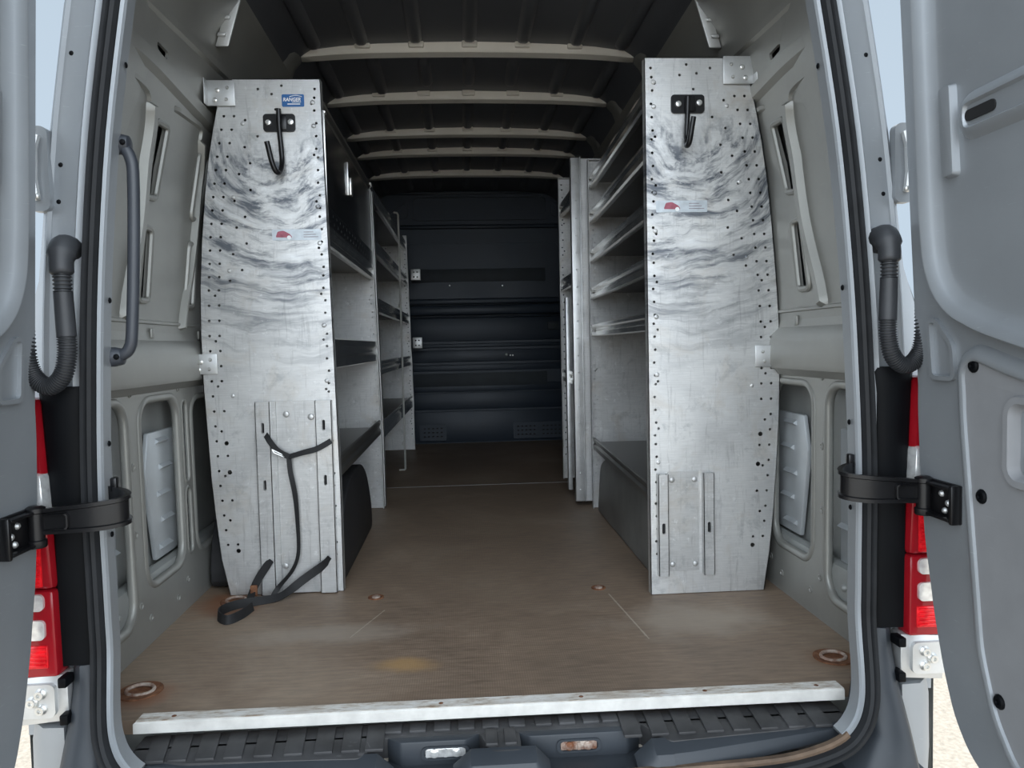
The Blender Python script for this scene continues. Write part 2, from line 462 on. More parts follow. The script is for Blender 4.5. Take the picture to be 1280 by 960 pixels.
for i, y in enumerate(BOW):
    c = MB()
    prof = [(-.012, .03), (.0, -.028), (.006, -.036), (.05, -.040), (.058, -.034), (.075, .03)]
    rows = []
    hw = .70 if i < 2 else .69
    N = 26
    for k in range(N+1):
        x = CX-hw+2*hw*k/N
        e = min(1, (hw-abs(x-CX))/.06)
        zc = 1.964-.014*((x-CX)/hw)**2-.014*abs((x-CX)/hw)**6
        rows.append([Vector((x, y+py, zc-.005+pz*(.75+.25*e))) for py, pz in prof])
    c.rings(rows)
    # little clips where the beads end at the bow
    for x in (-.42, -.21, 0, .21, .42):
        c.box(CX+x-.030, CX+x+.030, y-.018, y+.004, 1.937-.014*(x/hw)**2, 1.965-.02*(x/hw)**2, .006)
    o = c.build('roof_bow', BOWS, ang=40)
    lab = ['pale roof cross bow nearest the rear doors, widest of the bows', 'second pale roof cross bow from the rear doors',
           'third pale roof cross bow from the rear doors', 'fourth pale roof cross bow from the rear doors, thin in the view',
           'pale roof cross bow closest to the dark bulkhead'][i]
    tag(o, lab, 'roof bow', 'roof cross bows')

# ------------------------------------------------------------------ side walls
def hole_loop(y0, y1, z0, z1, r): return rrect(y0, y1, z0, z1, r, 6)
def side_wall(s, name, lab):
    H = [hole_loop(.06, .338, .085, .630, .055), hole_loop(.428, .680, .150, .625, .055),
         hole_loop(.722, .755, .375, .610, .016), hole_loop(.722, .755, .160, .350, .016),
         hole_loop(.80, 1.12, .15, .61, .05)]
    slots = []
    def quad(pts, r): return rpoly([onwall(px, py, -1) for px, py in pts], r)
    s1 = quad([(194, 153), (207, 161), (192, 246), (181, 244)], .012)
    s2 = quad([(178, 285), (187, 289), (182, 374), (171, 373)], .012)
    s3 = quad([(197, 51), (211, 66), (209, 75), (197, 61)], .008)
    sh = [s1, s2, s3]
    sh += [[(y+.33, z) for y, z in s1], [(y+.33, z) for y, z in s2]]
    fn = lambda v: (CX+s*(wx(v.z)+v.x-.06*max(0, 1-(v.y+.02)/.22)*min(1, max(0, v.z-.75)/.3)), v.y, v.z)
    m = MB()
    m.plate([(-.02, 0), (LEN, 0), (LEN, 1.82), (-.02, 1.82)], H+sh, 0, 0, .008, fn=fn,
            cuts=(.3, .6, .9, 1.08, 1.25, 1.41, 1.57, 1.70))
    # rolled rims of the lower openings
    for h in H:
        big = h in (H[0], H[1], H[4])
        r = .0125 if big else .006
        path = [(CX+s*(wx(z)+r*.55), y, z) for y, z in inset(h, -r*.75)]
        m.tube(path, r, 10, loop=True)
    w_ = m.build(name, INNER, ang=40); struct(w_, lab)
    # slot frames
    m = MB()
    for h in sh[:2]+sh[3:]:
        m.tube([wall_pt(s, y, z, .003) for y, z in inset(h, -.005)], .0085, 8, loop=True)
    m.build('slot_frame', INNER, w_)
    # outer skin
    m = MB()
    zz = (-.30, 0, .5, .7, .9, 1.18, 1.43, 1.8)
    REAR = [(-.30, .945), (.70, .945), (.9, .872), (1.18, .838), (1.43, .796), (1.8, .725)]
    mid = [(wx(z)+.062, z) for z in zz]+[(.70, 2.0), (.3, 2.05), (0, 2.06)]
    rear = [(interp(REAR, z), z) for z in zz]+[(.64, 1.98), (.3, 2.05), (0, 2.06)]
    def sec_at(y, e):
        k = max(0, 1-(y+.02)/.5)**1.5
        return [Vector((CX+s*(a[0]*(1-k)+b[0]*k+e), y, a[1]+e)) for a, b in zip(mid, rear)]
    yy_ = (-.02, .08, .18, .30, .48, 1.5, 3, LEN+.05)
    m.rings([sec_at(y, 0) for y in yy_], closed=False)
    m.rings([sec_at(y, .004) for y in yy_], closed=False)
    # dirty lower ledge seen through the openings
    m.box(min(CX+s*.90, CX+s*.945), max(CX+s*.90, CX+s*.945), .02, 1.2, -.02, .17, .02)
    for yy in (.18, .27, .46, .56, .64): m.dome((CX+s*.9, yy, .12), .011, .010, 0, -s)
    m.build('outer_skin', SKIN, w_)
    # belt beam
    m = MB()
    bp = [(.0, .648), (.016, .655), (.024, .667), (.036, .672), (.042, .684), (.040, .750), (.034, .770), (.012, .790), (.008, .815), (.0, .82)]
    m.prism([(CX+s*(.895-d), z) for d, z in bp], 1, .0, LEN-.3)
    for yy, l in ((.12, .10), (.50, .02), (.86, .05)): m.box(min(CX+s*.886, CX+s*.878), max(CX+s*.886, CX+s*.878), yy, yy+l, .795, .822, .004)
    m.build('belt_beam', INNER, w_)
    # upper ribs: two upright hat ribs, a curved rail and the edge of the sunk panel
    m = MB()
    def hat(pts, wid, h):
        rows = []
        P = smooth_path([Vector((y, z, 0)) for y, z in pts], 5)
        for i, p in enumerate(P):
            d = (P[min(i+1, len(P)-1)]-P[max(i-1, 0)]).normalized(); n = Vector((-d.y, d.x, 0))
            e = 1 if 0 < i < len(P)-1 else .15
            rows.append([wall_pt(s, (p+n*u*wid).x, (p+n*u*wid).y, v*h*e-.001) for u, v in ((-1, 0), (-.55, 1), (.55, 1), (1, 0))])
        m.rings(rows)
    W = lambda *pts: [onwall(px, py, -1) for px, py in pts]
    hat(W((187, 128), (183, 175), (172, 280), (159, 355), (153, 400)), .020, .020)
    hat(W((150, 86), (168, 96), (183, 112), (186, 128)), .010, .010)
    hat(W((218, 135), (236, 148), (250, 160), (249, 178)), .010, .009)
    hat(W((249, 175), (246, 230), (236, 330), (226, 392), (224, 412)), .010, .020)
    hat([(.03, .838), (.9, .838)], .006, .006)
    hat([(.07, 1.468), (.18, 1.485), (.40, 1.49), (.62, 1.478), (.95, 1.462), (1.4, 1.46)], .028, .016)
    hat([(.07, 1.60), (.3, 1.605), (.9, 1.63), (1.4, 1.65)], .016, .010)
    m.build('wall_rib', INNER, w_)
    # roof pillars that come down from the bows
    for j, y in enumerate(BOW):
        m = MB()
        zs = (1.50, 1.60, 1.70, 1.80, 1.87, 1.92)
        def inn(z, d): return CX+s*((wx(z) if z <= 1.8 else interp([(1.8, .735), (1.86, .715), (1.905, .685), (1.95, .62)], z))-d)
        wd = .075
        m.rings([[Vector((inn(z, d), y+u*wd, z)) for u, d in ((-1, -.002), (-.8, .012), (-.25, .016), (.25, .016), (.8, .012), (1, -.002))] for z in zs])
        m.build('roof_pillar', INNER, w_)
        m = MB()
        for z in (1.56, 1.68):
            m.box(min(inn(z, .012), inn(z, .0175)), max(inn(z, .012), inn(z, .0175)), y-.028, y+.028, z-.03, z+.04, .002)
        m.build('pillar_opening', VOIDSHADE, w_)  # dark boxes on the pillar, shade of its holes as colour
    # bright notched flange above the shelf corner
    m = MB()
    sl = lambda v: (CX+s*(.728-.30*(v.z-1.70)+v.x), v.y, v.z)
    m.box(-.004, .034, .79, .80, 1.668, 2.0, .002, fn=sl)
    for k in range(6):
        z = 1.70+k*.05; m.box(.010, .034, .780, .792, z-.005, z+.006, .003, fn=sl)
    m.build('notched_flange', GALV, w_)
    # pale stiffener sheets on the outer skin, seen through the openings
    for (y0, y1, z0, z1, cut) in ((.535, .88, .175, .535, .05), (.02, .345, .155, .520, .0)):
        m = MB()
        X = lambda d: CX+s*(.94-d)
        poly = [(y0+cut, z0), (y1, z0), (y1, z1), (y0+cut*.55, z1), (y0, z1-.10), (y0+cut*.1, z0+.22)]
        if not cut: poly = [(y0, z0), (y1, z0), (y1, z1), (y0, z1)]
        m.prism(poly, 0, min(X(0), X(.014)), max(X(0), X(.014)), .004)
        nb = 5
        for k in range(nb):
            z = z0+.03+(z1-z0-.06)*k/(nb-1)
            ya = y0+.09 if k % 2 else y0+.02+cut
            if not cut: ya = y1-.16+(.08 if k % 2 else 0)
            m.prism([(z-.006, 0), (z+.012, 0), (z+.002, .013)], 1, ya, ya+.075,
                    fn=lambda v: (X(.013+v.z), v.y, v.x))
        if not cut: m.box(min(X(.012), X(.017)), max(X(.012), X(.017)), y1-.06, y1-.045, z0, z1, .002)
        m.build('stiffener_sheet', STIFF, w_)
    # small bolts and dimples on the lower panel
    m = MB()
    for yy, zz in ((.37, .655), (.69, .652), (.365, .30), (.375, .115), (.70, .085), (.18, .055), (.43, .065), (.62, .055), (.37, .47)):
        m.lathe([(.010, 0), (.010, -s*.002), (.007, -s*.003), (.005, -s*.0005)], (CX+s*wx(zz), yy, zz), 0, 10)
    m.build('bolt_boss', INNER, w_)
    return w_
wl = side_wall(-1, 'wall_left', 'bare silver inner side of the van on the grab handle side')
wr = side_wall(1, 'wall_right', 'bare silver inner side of the van without a grab handle')

# ------------------------------------------------------------------ bulkhead
m = MB(); y = LEN
m.box(CX-.90, CX+.90, y, y+.04, -.03, 2.03)
def zb(py): return ony(600, py, y).z
def band(py0, py1, d, x0=-.86, x1=.86, bev=.012):
    m.box(CX+x0, CX+x1, y-d, y+.01, zb(py1), zb(py0), bev)
band(238, 243, .015)
band(281, 286, .03)
band(373, 380, .035)
band(381, 394, .07, bev=.025)
band(395, 397, .02)
for a, b in ((397, 426), (429, 434), (437, 452), (455, 463), (479, 489), (490, 511)): band(a, b, .008, bev=.006)
band(513, 552, .005)
# sunk header panel with triangles either side
for (x0, x1) in ((-.40, .62),):
    fr = rrect(x0, x1, zb(272), zb(247), .03)
    m.plate(inset(fr, -.022), [fr], 1, y-.022, y+.0)
for tri in ([(-.60, zb(270)), (-.46, zb(270)), (-.46, zb(252))], [(.68, zb(270)), (.80, zb(270)), (.68, zb(252))]):
    t3 = rpoly(tri, .02); m.plate(inset(t3, -.014), [t3], 1, y-.018, y)
fr = rrect(-.62, .72, zb(372), zb(304), .05); m.plate(inset(fr, -.008), [fr], 1, y-.008, y)
wb = struct(m.build('wall_back', BULK), 'dark blue grey bulkhead at the far end')
m = MB(); m.box(CX-.44, CX+.60, y-.006, y, zb(352), zb(336), .002); m.build('worn_patch', BULKDARK, wb)
m = MB(); m.box(CX-.44, CX+.60, y-.013, y, zb(482), zb(466), .002); m.build('worn_patch', BULKDARK, wb)
for (px0, px1) in ((525, 558), (642, 705)):
    x0, x1 = ony(px0, 540, y).x, ony(px1, 540, y).x
    m = MB(); m.plate(rrect(x0, x1, zb(549), zb(529), .01), [], 1, y-.014, y-.004)
    v = m.build('air_vent', BULK, wb)
    m = MB()
    nx = 2 if px1 > 600 else 1
    for q in range(nx):
        for r_ in range(3):
            for k in range(5):
                xx = x0+(x1-x0)*((q+.18+.16*k)/nx); m.box(xx-.008, xx+.008, y-.016, y-.012, zb(534+r_*5)-.005, zb(534+r_*5)+.005, .003)
    m.build('vent_hole', VOIDSHADE, v)  # dark blocks stand for the shade in the vent holes
m = MB(); p = ony(691, 407, y); m.box(p.x-.045, p.x+.045, y-.03, y, p.z-.032, p.z+.032, .008); sw = m.build('mounting_plate', BULKDARK, wb)
m = MB()
for a in (-.025, .025):
    for b in (-.016, .016): m.dome((p.x+a, y-.03, p.z+b), .006, .004)
m.build('bolt', BULK, sw)
m = MB()
for px, py in ((562, 357), (628, 357), (634, 390), (638, 444), (641, 444), (626, 391)):
    p = ony(px, py, y-.012); m.dome((p.x, y-.010, p.z), .007, .006)
m.dome((ony(633, 443, y).x, y-.008, ony(633, 443, y).z), .013, .008)
m.build('bolt_head', BOLT, wb)
m = MB(); p = ony(712, 535, y); m.tube([(p.x+.02, y, p.z+.06), (p.x-.03, y-.02, p.z+.06), (p.x-.04, y-.02, p.z), (p.x-.03, y-.02, p.z-.06), (p.x+.02, y, p.z-.06)], .008, 8); m.build('pull_loop', BULKDARK, wb)

# ------------------------------------------------------------------ rear opening: pillars, header, seal
HALF = [(1.90, .0), (1.895, .30), (1.87, .48), (1.83, .55), (1.76, .598), (1.60, .645), (1.43, .676), (1.17, .717), (.90, .744), (.66, .758),
        (.48, .764), (.30, .763), (.20, .762), (.12, .758), (.06, .750), (.02, .737), (-.010, .714), (-.032, .675), (-.048, .60), (-.058, .5), (-.064, .25), (-.066, 0)]
HALF = [(z, max(0, x-.010)) for z, x in HALF]
half = smooth_path([Vector((x, z, 0)) for z, x in HALF], 4)
LOOP = [(v.x, v.y) for v in half]+[(-v.x, v.y) for v in half[::-1][1:-1]]
OC = .006
def loop_sweep(mb, prof, sel=lambda x, z: True, ysh=lambda x, z: -.105*min(1, max(0, (.20-z)/.25))**1.7):
    n = len(LOOP); rows = []
    for i in range(n):
        (x0, z0), (x, z), (x1, z1) = LOOP[i-1], LOOP[i], LOOP[(i+1) % n]
        d = Vector((x1-x0, z1-z0)).normalized(); nr = Vector((-d.y, d.x))
        if nr.dot(Vector((x, z-.9))) < 0: nr = -nr
        rows.append((x, z, [Vector((OC+x+nr.x*a, b+ysh(x, z), z+nr.y*a)) for a, b in (prof(x, z) if callable(prof) else prof)]))
    run = []; runs = []
    for x, z, r in rows+rows[:1]:
        if sel(x, z): run.append(r)
        else:
            if len(run) > 1: runs.append(run)
            run = []
    if run: runs.append(run)
    return runs
prof = [(.06, .0), (.012, -.022), (.002, -.030), (0, -.066), (.003, -.071), (.010, -.072), (.012, -.05), (.040, -.05), (.043, -.060), (.056, -.068), (.064, -.056),
        (.110, -.050), (.116, -.056), (.122, -.050), (.126, -.02), (.15, .05), (.15, .06), (.10, .06)]
for nm, sel, lab in (('trim_1', lambda x, z: x < -.2 and z > -.03, 'silver door pillar on the grab handle side'), ('trim_2', lambda x, z: x > .2 and z > -.03, 'silver door pillar on the side without a grab handle')):
    m = MB()
    def pfz(x, z):       # the outer channel fades out behind the bumper corner
        k = min(1, max(0, (z-.11)/.05))
        return [(a, b) if a <= .012 else (.012+(a-.012)*k, b*k-.03*(1-k)) for a, b in prof]
    for run in loop_sweep(m, pfz, sel): m.rings(run)
    pl = struct(m.build(nm, PAINT, ang=30), lab)
    s = -1 if nm == 'trim_1' else 1
    m = MB()
    for z, dd in ((1.31, .012), (.86, .012), (.58, .010), (.40, .010)):
        m.dome((OC+s*(interp([(a, b) for a, b in HALF[::-1]], z)), -.045, z), .006, .003, 0, -s)
    for z in (1.33, 1.12, 1.05, .98): m.dome((OC+s*(interp([(a, b) for a, b in HALF[::-1]], z)+.10), -.051, z), .005, .003)
    m.build('plug', BLACKP, pl)
    m = MB(); rows = []
    hi_ = interp
    for z in (.0, .2, .4, .6, .70, .80, .90, 1.0, 1.1, 1.18, 1.3, 1.43):
        a = interp([(p, q_) for p, q_ in HALF[::-1]], z)+.112
        b = max(a+.014, interp([(.0, .935), (.70, .935), (.9, .870), (1.18, .836), (1.43, .796)], z))
        rows.append([Vector((OC+s*a, -.046, z)), Vector((OC+s*b, -.040, z)), Vector((OC+s*(b+.012), -.015, z)), Vector((OC+s*(b+.008), -.008, z)), Vector((OC+s*a, -.03, z))])
    m.rings(rows); m.build('pillar_flare', PAINT, pl)
m = MB()
for run in loop_sweep(m, prof, lambda x, z: z > 1.80): m.rings(run)
m.box(CX-.78, CX+.78, -.02, .04, 1.93, 2.08, .01)
struct(m.build('trim_3', PAINT, ang=30), 'silver header over the rear opening')
m = MB()
sp = [(.0115, -.052), (.0115, -.074), (.014, -.086), (.020, -.090), (.024, -.082), (.028, -.088), (.034, -.088), (.038, -.080), (.040, -.064), (.039, -.052)]
n_ = len(LOOP)
r_all = loop_sweep(m, sp)
m.rings(r_all[0][:-1] if len(r_all[0]) == n_+1 else r_all[0], loop=True)
tag(m.build('door_seal', RUBBER, ang=30), 'long black rubber door seal running all around the rear opening', 'door seal')
m = MB()
for run in loop_sweep(m, [(.001, -.062), (.001, -.073), (.006, -.076), (.012, -.075), (.012, -.062)], lambda x, z: z < -.02): m.rings(run)
struct(m.build('trim_4', EDGEM), 'rust stained body edge under the rear opening')

# ------------------------------------------------------------------ sill cover and bumper
t = thing('sill_cover', 'worn black ribbed plastic step cover along the rear sill', 'sill cover', (CX, -.08, -.08))
P_L, P_R = (-.265, .045), (.045, .345)     # the two lock pockets (mouth)
ZT = -.030
m = MB()
m.box(CX-.70, CX+.70, -.06, .0, -.075, ZT-.006, .004)
lat = [(-.143-.0, -.058), (.132, .209)]
def seg_top(x0, x1, y1l, y1r):
    m.prism([(x0, .0), (x1, .0), (x1, y1r), (x0, y1l)], 2, -.078, ZT-.004, .004)
# left run, centre and right run
m.prism([(-.722, .0), (.737, .0), (.737, -.062), (-.722, -.062)], 2, -.078, ZT-.004, .004)
m.prism(rpoly([(-.722, -.05), (-.22, -.05), (-.265, -.135), (-.60, -.118), (-.705, -.095)], .01), 2, -.078, ZT-.004, .004)
m.prism(rpoly([(-.035, -.05), (.05, -.05), (.05, -.135), (-.01, -.135)], .01), 2, -.078, ZT-.005, .004)
m.prism(rpoly([(.295, -.05), (.737, -.05), (.725, -.09), (.62, -.112), (.345, -.135)], .01), 2, -.078, ZT-.004, .004)
body = m.build('cover_body', TREAD, t)
m = MB()   # raised tread pads
def pad(x, w, y0, y1, sl):
    m = MB(); m.prism([(x, y0), (x+w, y0), (x+w+sl, y1), (x+sl, y1)], 2, ZT-.006, ZT+.001, .0015); m.build('tread_pad', TREAD, t)
for k, x in enumerate((-.70, -.655, -.60, -.545, -.485, -.425, -.365, -.31, -.262)): pad(x, .036, -.010, -.112, .022-.0022*k)
for x in (.262, .318, .374, .432, .488, .546, .604, .66): pad(x, .036, -.010, -.112, -.004-.012*(x-.26))
for x in (-.225, -.175, -.125, -.075, -.025, .03, .085, .135, .185, .225): pad(x, .034, -.012, -.048, 0)
for x in (-.02, .018): pad(x, .024, -.055, -.115, 0)
# smooth dark front lip, rolling down to the seal
def lipseg(x0, x1, yb, drop=.0, t0=0, t1=0):
    N = 10; rows = []; m = MB()
    for k in range(N+1):
        u = k/N; x = x0+(x1-x0)*u
        c = .035*max(0, abs(x-CX)-.35)/.38
        y0 = yb+c
        zt = ZT-.004-(t0*max(0, 1-2*u)+t1*max(0, 2*u-1))
        hh = 1-.62*min(1, max(0, abs(x-CX)-.35)/.36)
        rows.append([Vector((x, y0+.012, zt-.056*hh)), Vector((x, y0+.012, zt)), Vector((x, y0-.004, zt-.002)), Vector((x, y0-.030*hh, zt-.012*hh)), Vector((x, y0-.040*hh, zt-.028*hh)), Vector((x, y0-.044*hh, zt-.050*hh)), Vector((x, y0, zt-.056*hh))])
    m.rings(rows); m.build('front_lip', BUMP, t)
lipseg(-.70, -.265, -.130); lipseg(-.265, -.20, -.132, 0, 0, .03)
lipseg(-.085, -.015, -.134, 0, .03, 0); lipseg(-.015, .05, -.134); lipseg(.05, .105, -.134, 0, 0, .03)
lipseg(.275, .345, -.132, 0, .03, 0); lipseg(.345, .725, -.130)
m = MB()
for a, b in ((-.24, -.01), (.02, .32)):
    m.box(a, b, -.19, -.06, -.098, -.082, .004)
    m.prism([(a+.02, -.062), (b-.02, -.062), (b-.05, -.085), (a+.05, -.085)], 2, -.095, ZT-.004, .004)
m.build('lock_pocket', BUMP, t)
for (a, b, mt, lb) in ((-.143, -.058, CLEAR, 'bright steel latch plate'), (.130, .208, RUSTL, 'rusty latch plate')):
    m = MB(); q = rrect(a-.006, b+.006, -.072, -.044, .011); h = rrect(a, b, -.068, -.048, .009)
    m.plate(q, [h], 1, -.0895, -.083)
    fr = m.build('latch_frame', BUMP, t)
    m = MB(); m.box(a+.002, b-.002, -.0875, -.084, -.067, -.049, .001)
    for xx in (a+.02, b-.02): m.lathe([(.009, -.0), (.009, -.003), (.004, -.005)], (xx, -.087, -.058), 1, 12)
    m.box((a+b)/2-.003, (a+b)/2+.003, -.09, -.085, -.066, -.05)
    lp = m.build('latch_plate', mt, fr); lp['label'] = lb

t = thing('rear_bumper', 'dark blue grey plastic bumper wrapping both rear corners', 'bumper', (CX, -.15, -.45))
m = MB()
m.prism([(-.024, -.40), (-.24, -.40), (-.27, -.33), (-.265, -.14), (-.25, -.118), (-.12, -.115), (-.024, -.115)], 0, CX-.86, CX+.86, .012)
m.build('bumper_beam', BUMP, t)
for s in (-1, 1):
    m = MB(); rows = []
    for z, ya, xi, xo in ((.150, -.074, .782, .836), (.10, -.084, .776, .836), (.04, -.104, .768, .836), (-.04, -.150, .757, .836), (-.12, -.19, .70, .836), (-.22, -.20, .70, .84), (-.40, -.20, .70, .84)):
        rows.append([Vector((OC+s*xi, -.024, z)), Vector((OC+s*xi, ya+.012, z)), Vector((OC+s*(xi+.016), ya, z)), Vector((OC+s*(xi*.45+xo*.55), ya-.004, z)),
                     Vector((OC+s*(xo-.012), ya+.006, z)), Vector((OC+s*xo, ya+.022, z)), Vector((OC+s*xo, -.024, z))])
    m.rings(rows); m.build('bumper_corner', BUMP, t, ang=45)
    for z in (.128, .055):
        m = MB(); m.box(min(OC+s*.826, OC+s*.842), max(OC+s*.826, OC+s*.842), -.104, -.07, z-.010, z+.010, .003); m.build('clip', BLACKP, t)
    m = MB(); rows = []
    for z, ya, xo in ((.034, -.088, .912), (0, -.088, .918), (-.12, -.080, .925), (-.40, -.06, .925)):
        rows.append([Vector((OC+s*.842, -.024, z)), Vector((OC+s*.842, ya, z)), Vector((OC+s*(xo-.03), ya+.002, z)), Vector((OC+s*xo, ya+.03, z)), Vector((OC+s*xo, -.024, z))])
    m.rings(rows); b = m.build('painted_corner', PAINT, t, ang=45); b['label'] = 'silver painted lower corner'

# ------------------------------------------------------------------ tail lamps, covers, hinges, hoses, check arms, doors (mirrored)
DC = .010
SIDEW = {-1: 'on the grab handle side', 1: 'beside the wide open door'}
def X2(s, a, b): a, b = DC+s*a, DC+s*b; return (min(a, b), max(a, b))
HINGE_LAB = {}
for s in (-1, 1):
    LR = {-1: 'left', 1: 'right'}[s]
    # cover beside the lamp
    m = MB(); rows = []
    for z, xi, xo in ((.150, .790, .862), (.20, .794, .862), (.40, .797, .862), (.64, .795, .870), (.685, .791, .872), (.695, .796, .866)):
        rows.append([Vector((DC+s*xi, .02, z)), Vector((DC+s*xi, -.066, z)), Vector((DC+s*(xi+.012), -.073, z)), Vector((DC+s*(xo-.012), -.075, z)), Vector((DC+s*xo, -.064, z)), Vector((DC+s*xo, .02, z))])
    m.rings(rows)
    o = m.build('pillar_cover', BLACKP, origin=(DC+s*.83, -.03, .15), ang=45)
    tag(o, 'tall black plastic pillar cover inside the %s tail lamp' % LR, 'cover', 'black covers beside the tail lamps')
    # tail lamp
    t = thing('tail_lamp', 'tall red tail lamp with clear lenses at the %s rear corner' % LR, 'tail lamp', (DC+s*.89, -.04, .135))
    t['group'] = 'tail lamps'
    def lens(name, mat, x0, x1, z0, z1, y, bev, par=None, xt=None, lab=None):
        m = MB(); x0b = x0 if xt is None else xt
        m.prism([(DC+s*x0, z0), (DC+s*x1, z0), (DC+s*x1, z1), (DC+s*x0b, z1)], 1, y, y+.05, bev)
        o = m.build(name, mat, par or t)
        if lab: o['label'] = lab
        return o
    lens('housing', RED, .848, .945, .136, .305, -.094, .008, xt=.850)
    lens('upper_lens', RED, .850, .945, .305, .675, -.090, .012, xt=.868)
    lens('reverse_lens', CLEAR, .852, .94, .425, .532, -.101, .010, xt=.858, lab='clear reversing lens')
    for (z0, z1) in ((.268, .300), (.212, .250)):
        m = MB(); m.plate(rrect(*X2(s, .866, .935), z0, z1, .010), [], 1, -.100, -.085); o = m.build('small_clear_lens', CLEAR, t)
    def reflector(x0, x1, z0, z1, yb):
        m = MB(); m.box(*X2(s, x0, x1), yb, yb+.02, z0, z1, .003)
        k = 0; zz = z0+.007
        while zz < z1-.004:
            m.box(*X2(s, x0+.003, x1-.003), yb-.003, yb+.002, zz-.0022, zz+.0022, .001); zz += .008
        m.build('reflector', REDBRIGHT, t)
    reflector(.864, .94, .155, .200, -.097); reflector(.870, .94, .312, .418, -.094); reflector(.878, .94, .540, .655, -.094)
    # lower hinge bracket
    t = thing('hinge_bracket', 'silver lower hinge bracket with three bolts under the %s tail lamp' % LR, 'hinge', (DC+s*.87, -.05, .05), 'lower door hinges')
    m = MB(); m.prism([(DC+s*.838, .045), (DC+s*.93, .038), (DC+s*.93, .132), (DC+s*.838, .138)], 1, -.082, -.02, .003); br = m.build('bracket', GALV, t)
    m = MB(); m.plate(rrect(*X2(s, .858, .935), .056, .122, .012), [], 1, -.092, -.080); m.build('hinge_plate', GALV, t)
    for a, b in ((.884, .104), (.884, .074), (.900, .089)):
        m = MB(); m.lathe([(.011, 0), (.011, -.003), (.008, -.006), (.008, -.010), (.004, -.010), (.003, -.006)], (DC+s*a, -.091, b), 1, 14); m.build('bolt', BOLT, t)
    # upper hinge
    t = thing('hinge_knuckle', 'worn upper hinge knuckle high on the %s door pillar' % LR, 'hinge', (DC+s*.85, -.05, 1.1), 'upper door hinges')
    m = MB(); m.tube([(DC+s*.853, -.075, 1.05), (DC+s*.856, -.078, 1.09), (DC+s*.853, -.078, 1.145), (DC+s*.848, -.075, 1.17)], .009, 10); m.build('knuckle', GALV, t)
    m = MB(); m.plate(rrect(*X2(s, .832, .874), 1.03, 1.19, .014), [], 1, -.066, -.045); m.build('hinge_plate', PAINT, t)
    m = MB(); m.dome((DC+s*.850, -.078, 1.055), .008, .006); m.build('bolt', BOLT, t)
    # cable hose
    t = thing('cable_hose', 'dark corrugated cable hose looping out of the %s door pillar' % LR, 'cable hose', (DC+s*.80, -.06, .95), 'door cable hoses')
    hx = (lambda v: DC+s*v)
    elbow = [(hx(.800), -.045, .955), (hx(.800), -.085, .958), (hx(.798), -.104, .935), (hx(.796), -.108, .905)]
    m = MB(); m.tube(smooth_path(elbow, 5), [.024]*5+[.025]*5+[.021]*5+[.017], 14)
    m.lathe([(.027, .0), (.027, -.008), (.022, -.014)], (hx(.802), -.05, .955), 1, 20)
    m.build('elbow_boot', HOSE, t, ang=50)
    def corr(path, n, r0, r1):
        P = smooth_path(path, max(2, n//(len(path)-1)*4)); rr = [r0 if (i//2) % 2 else r1 for i in range(len(P))]
        m = MB(); m.tube(P, rr, 14); return m
    corr([(hx(.796), -.108, .906), (hx(.795), -.109, .870)], 6, .0135, .0165).build('corrugated_tube', HOSE, t, ang=60)
    m = MB(); m.tube([(hx(.795), -.109, .872), (hx(.792), -.110, .79)], [.0165, .017], 14); m.build('sleeve', HOSE, t)
    corr([(hx(.792), -.110, .792), (hx(.793), -.110, .755), (hx(.803), -.110, .717), (hx(.826), -.110, .698), (hx(.850), -.111, .711), (hx(.863), -.112, .745), (hx(.868), -.108, .80), (hx(.872), -.10, .85)], 62, .0142, .0172).build('corrugated_tube', HOSE, t, ang=60)
    # door
    door = 'door_1' if s < 0 else 'door_2'
    KD, Y_D, Z_D = .933, -.106, .0506      # door size factor and hinge position
    dx = lambda z: .858-.050*max(0, z-.65)
    out = [(-.02, 1.86), (-.005, 1.80), (.0, 1.55), (.0, .60), (-.008, .48), (-.028, .32), (-.062, .17), (-.092, .07), (-.128, -.015), (-.175, -.07), (-.24, -.10), (-.33, -.11), (-.80, -.11), (-.82, -.09), (-.82, 1.80), (-.78, 1.87)]
    zc = (.1, .3, .5, .65, .8, 1.0, 1.2, 1.4, 1.6)
    def fnd(v): return (DC+s*(dx(v.z)+v.x), Y_D+KD*v.y, Z_D+KD*v.z)
    m = MB()
    m.plate(rpoly(out, .03), [], 0, .0, .055, fn=fnd, cuts=zc)
    o_ = rpoly(out, .03)
    dr = m.build(door, PAINT, ang=30); struct(dr, 'open silver %s rear door' % LR)
    def raised(poly, h0, h1, ins, mat, name, hole=None, par=None, steps=4):
        """pillow-edged pressing: rises from h0 to h1 over the width ins"""
        t_ = bmesh.new(); m = MB(); rows = []
        for k in range(steps+1):
            u = k/steps; e = math.sin(u*math.pi/2)
            rows.append([Vector(fnd(Vector((-(h0+(h1-h0)*e), p[0], p[1])))) for p in inset(poly, ins*u)])
        if hole is None: m.rings(rows, cap0=False)
        else:
            m.rings(rows+hole, cap0=False)
        return m.build(name, mat, par or dr, ang=50)
    # upper pressed frame (window blank surround)
    fr_base = ([(-.083, 1.80), (-.074, 1.30), (-.071, 1.00), (-.077, .90), (-.103, .835), (-.15, .79), (-.235, .755), (-.38, .718), (-.79, .66), (-.79, 1.80)])
    fin = lambda d: rpoly(inset(fr_base, d), .05, 4)
    def ring(poly, h): return [Vector(fnd(Vector((-h, p[0], p[1])))) for p in poly]
    m = MB()
    m.rings([ring(fin(d), h) for d, h in ((0, -.002), (.002, .018), (.005, .027), (.008, .030), (.012, .0295), (.028, .017), (.044, .0045), (.050, .0035), (.055, .0025), (.070, .0022))], cap0=False)
    m.build('pressed_frame', PAINT, dr, ang=50)
    # horizontal bead with its slot
    m = MB()
    zz0, zz1 = 1.115, 1.205
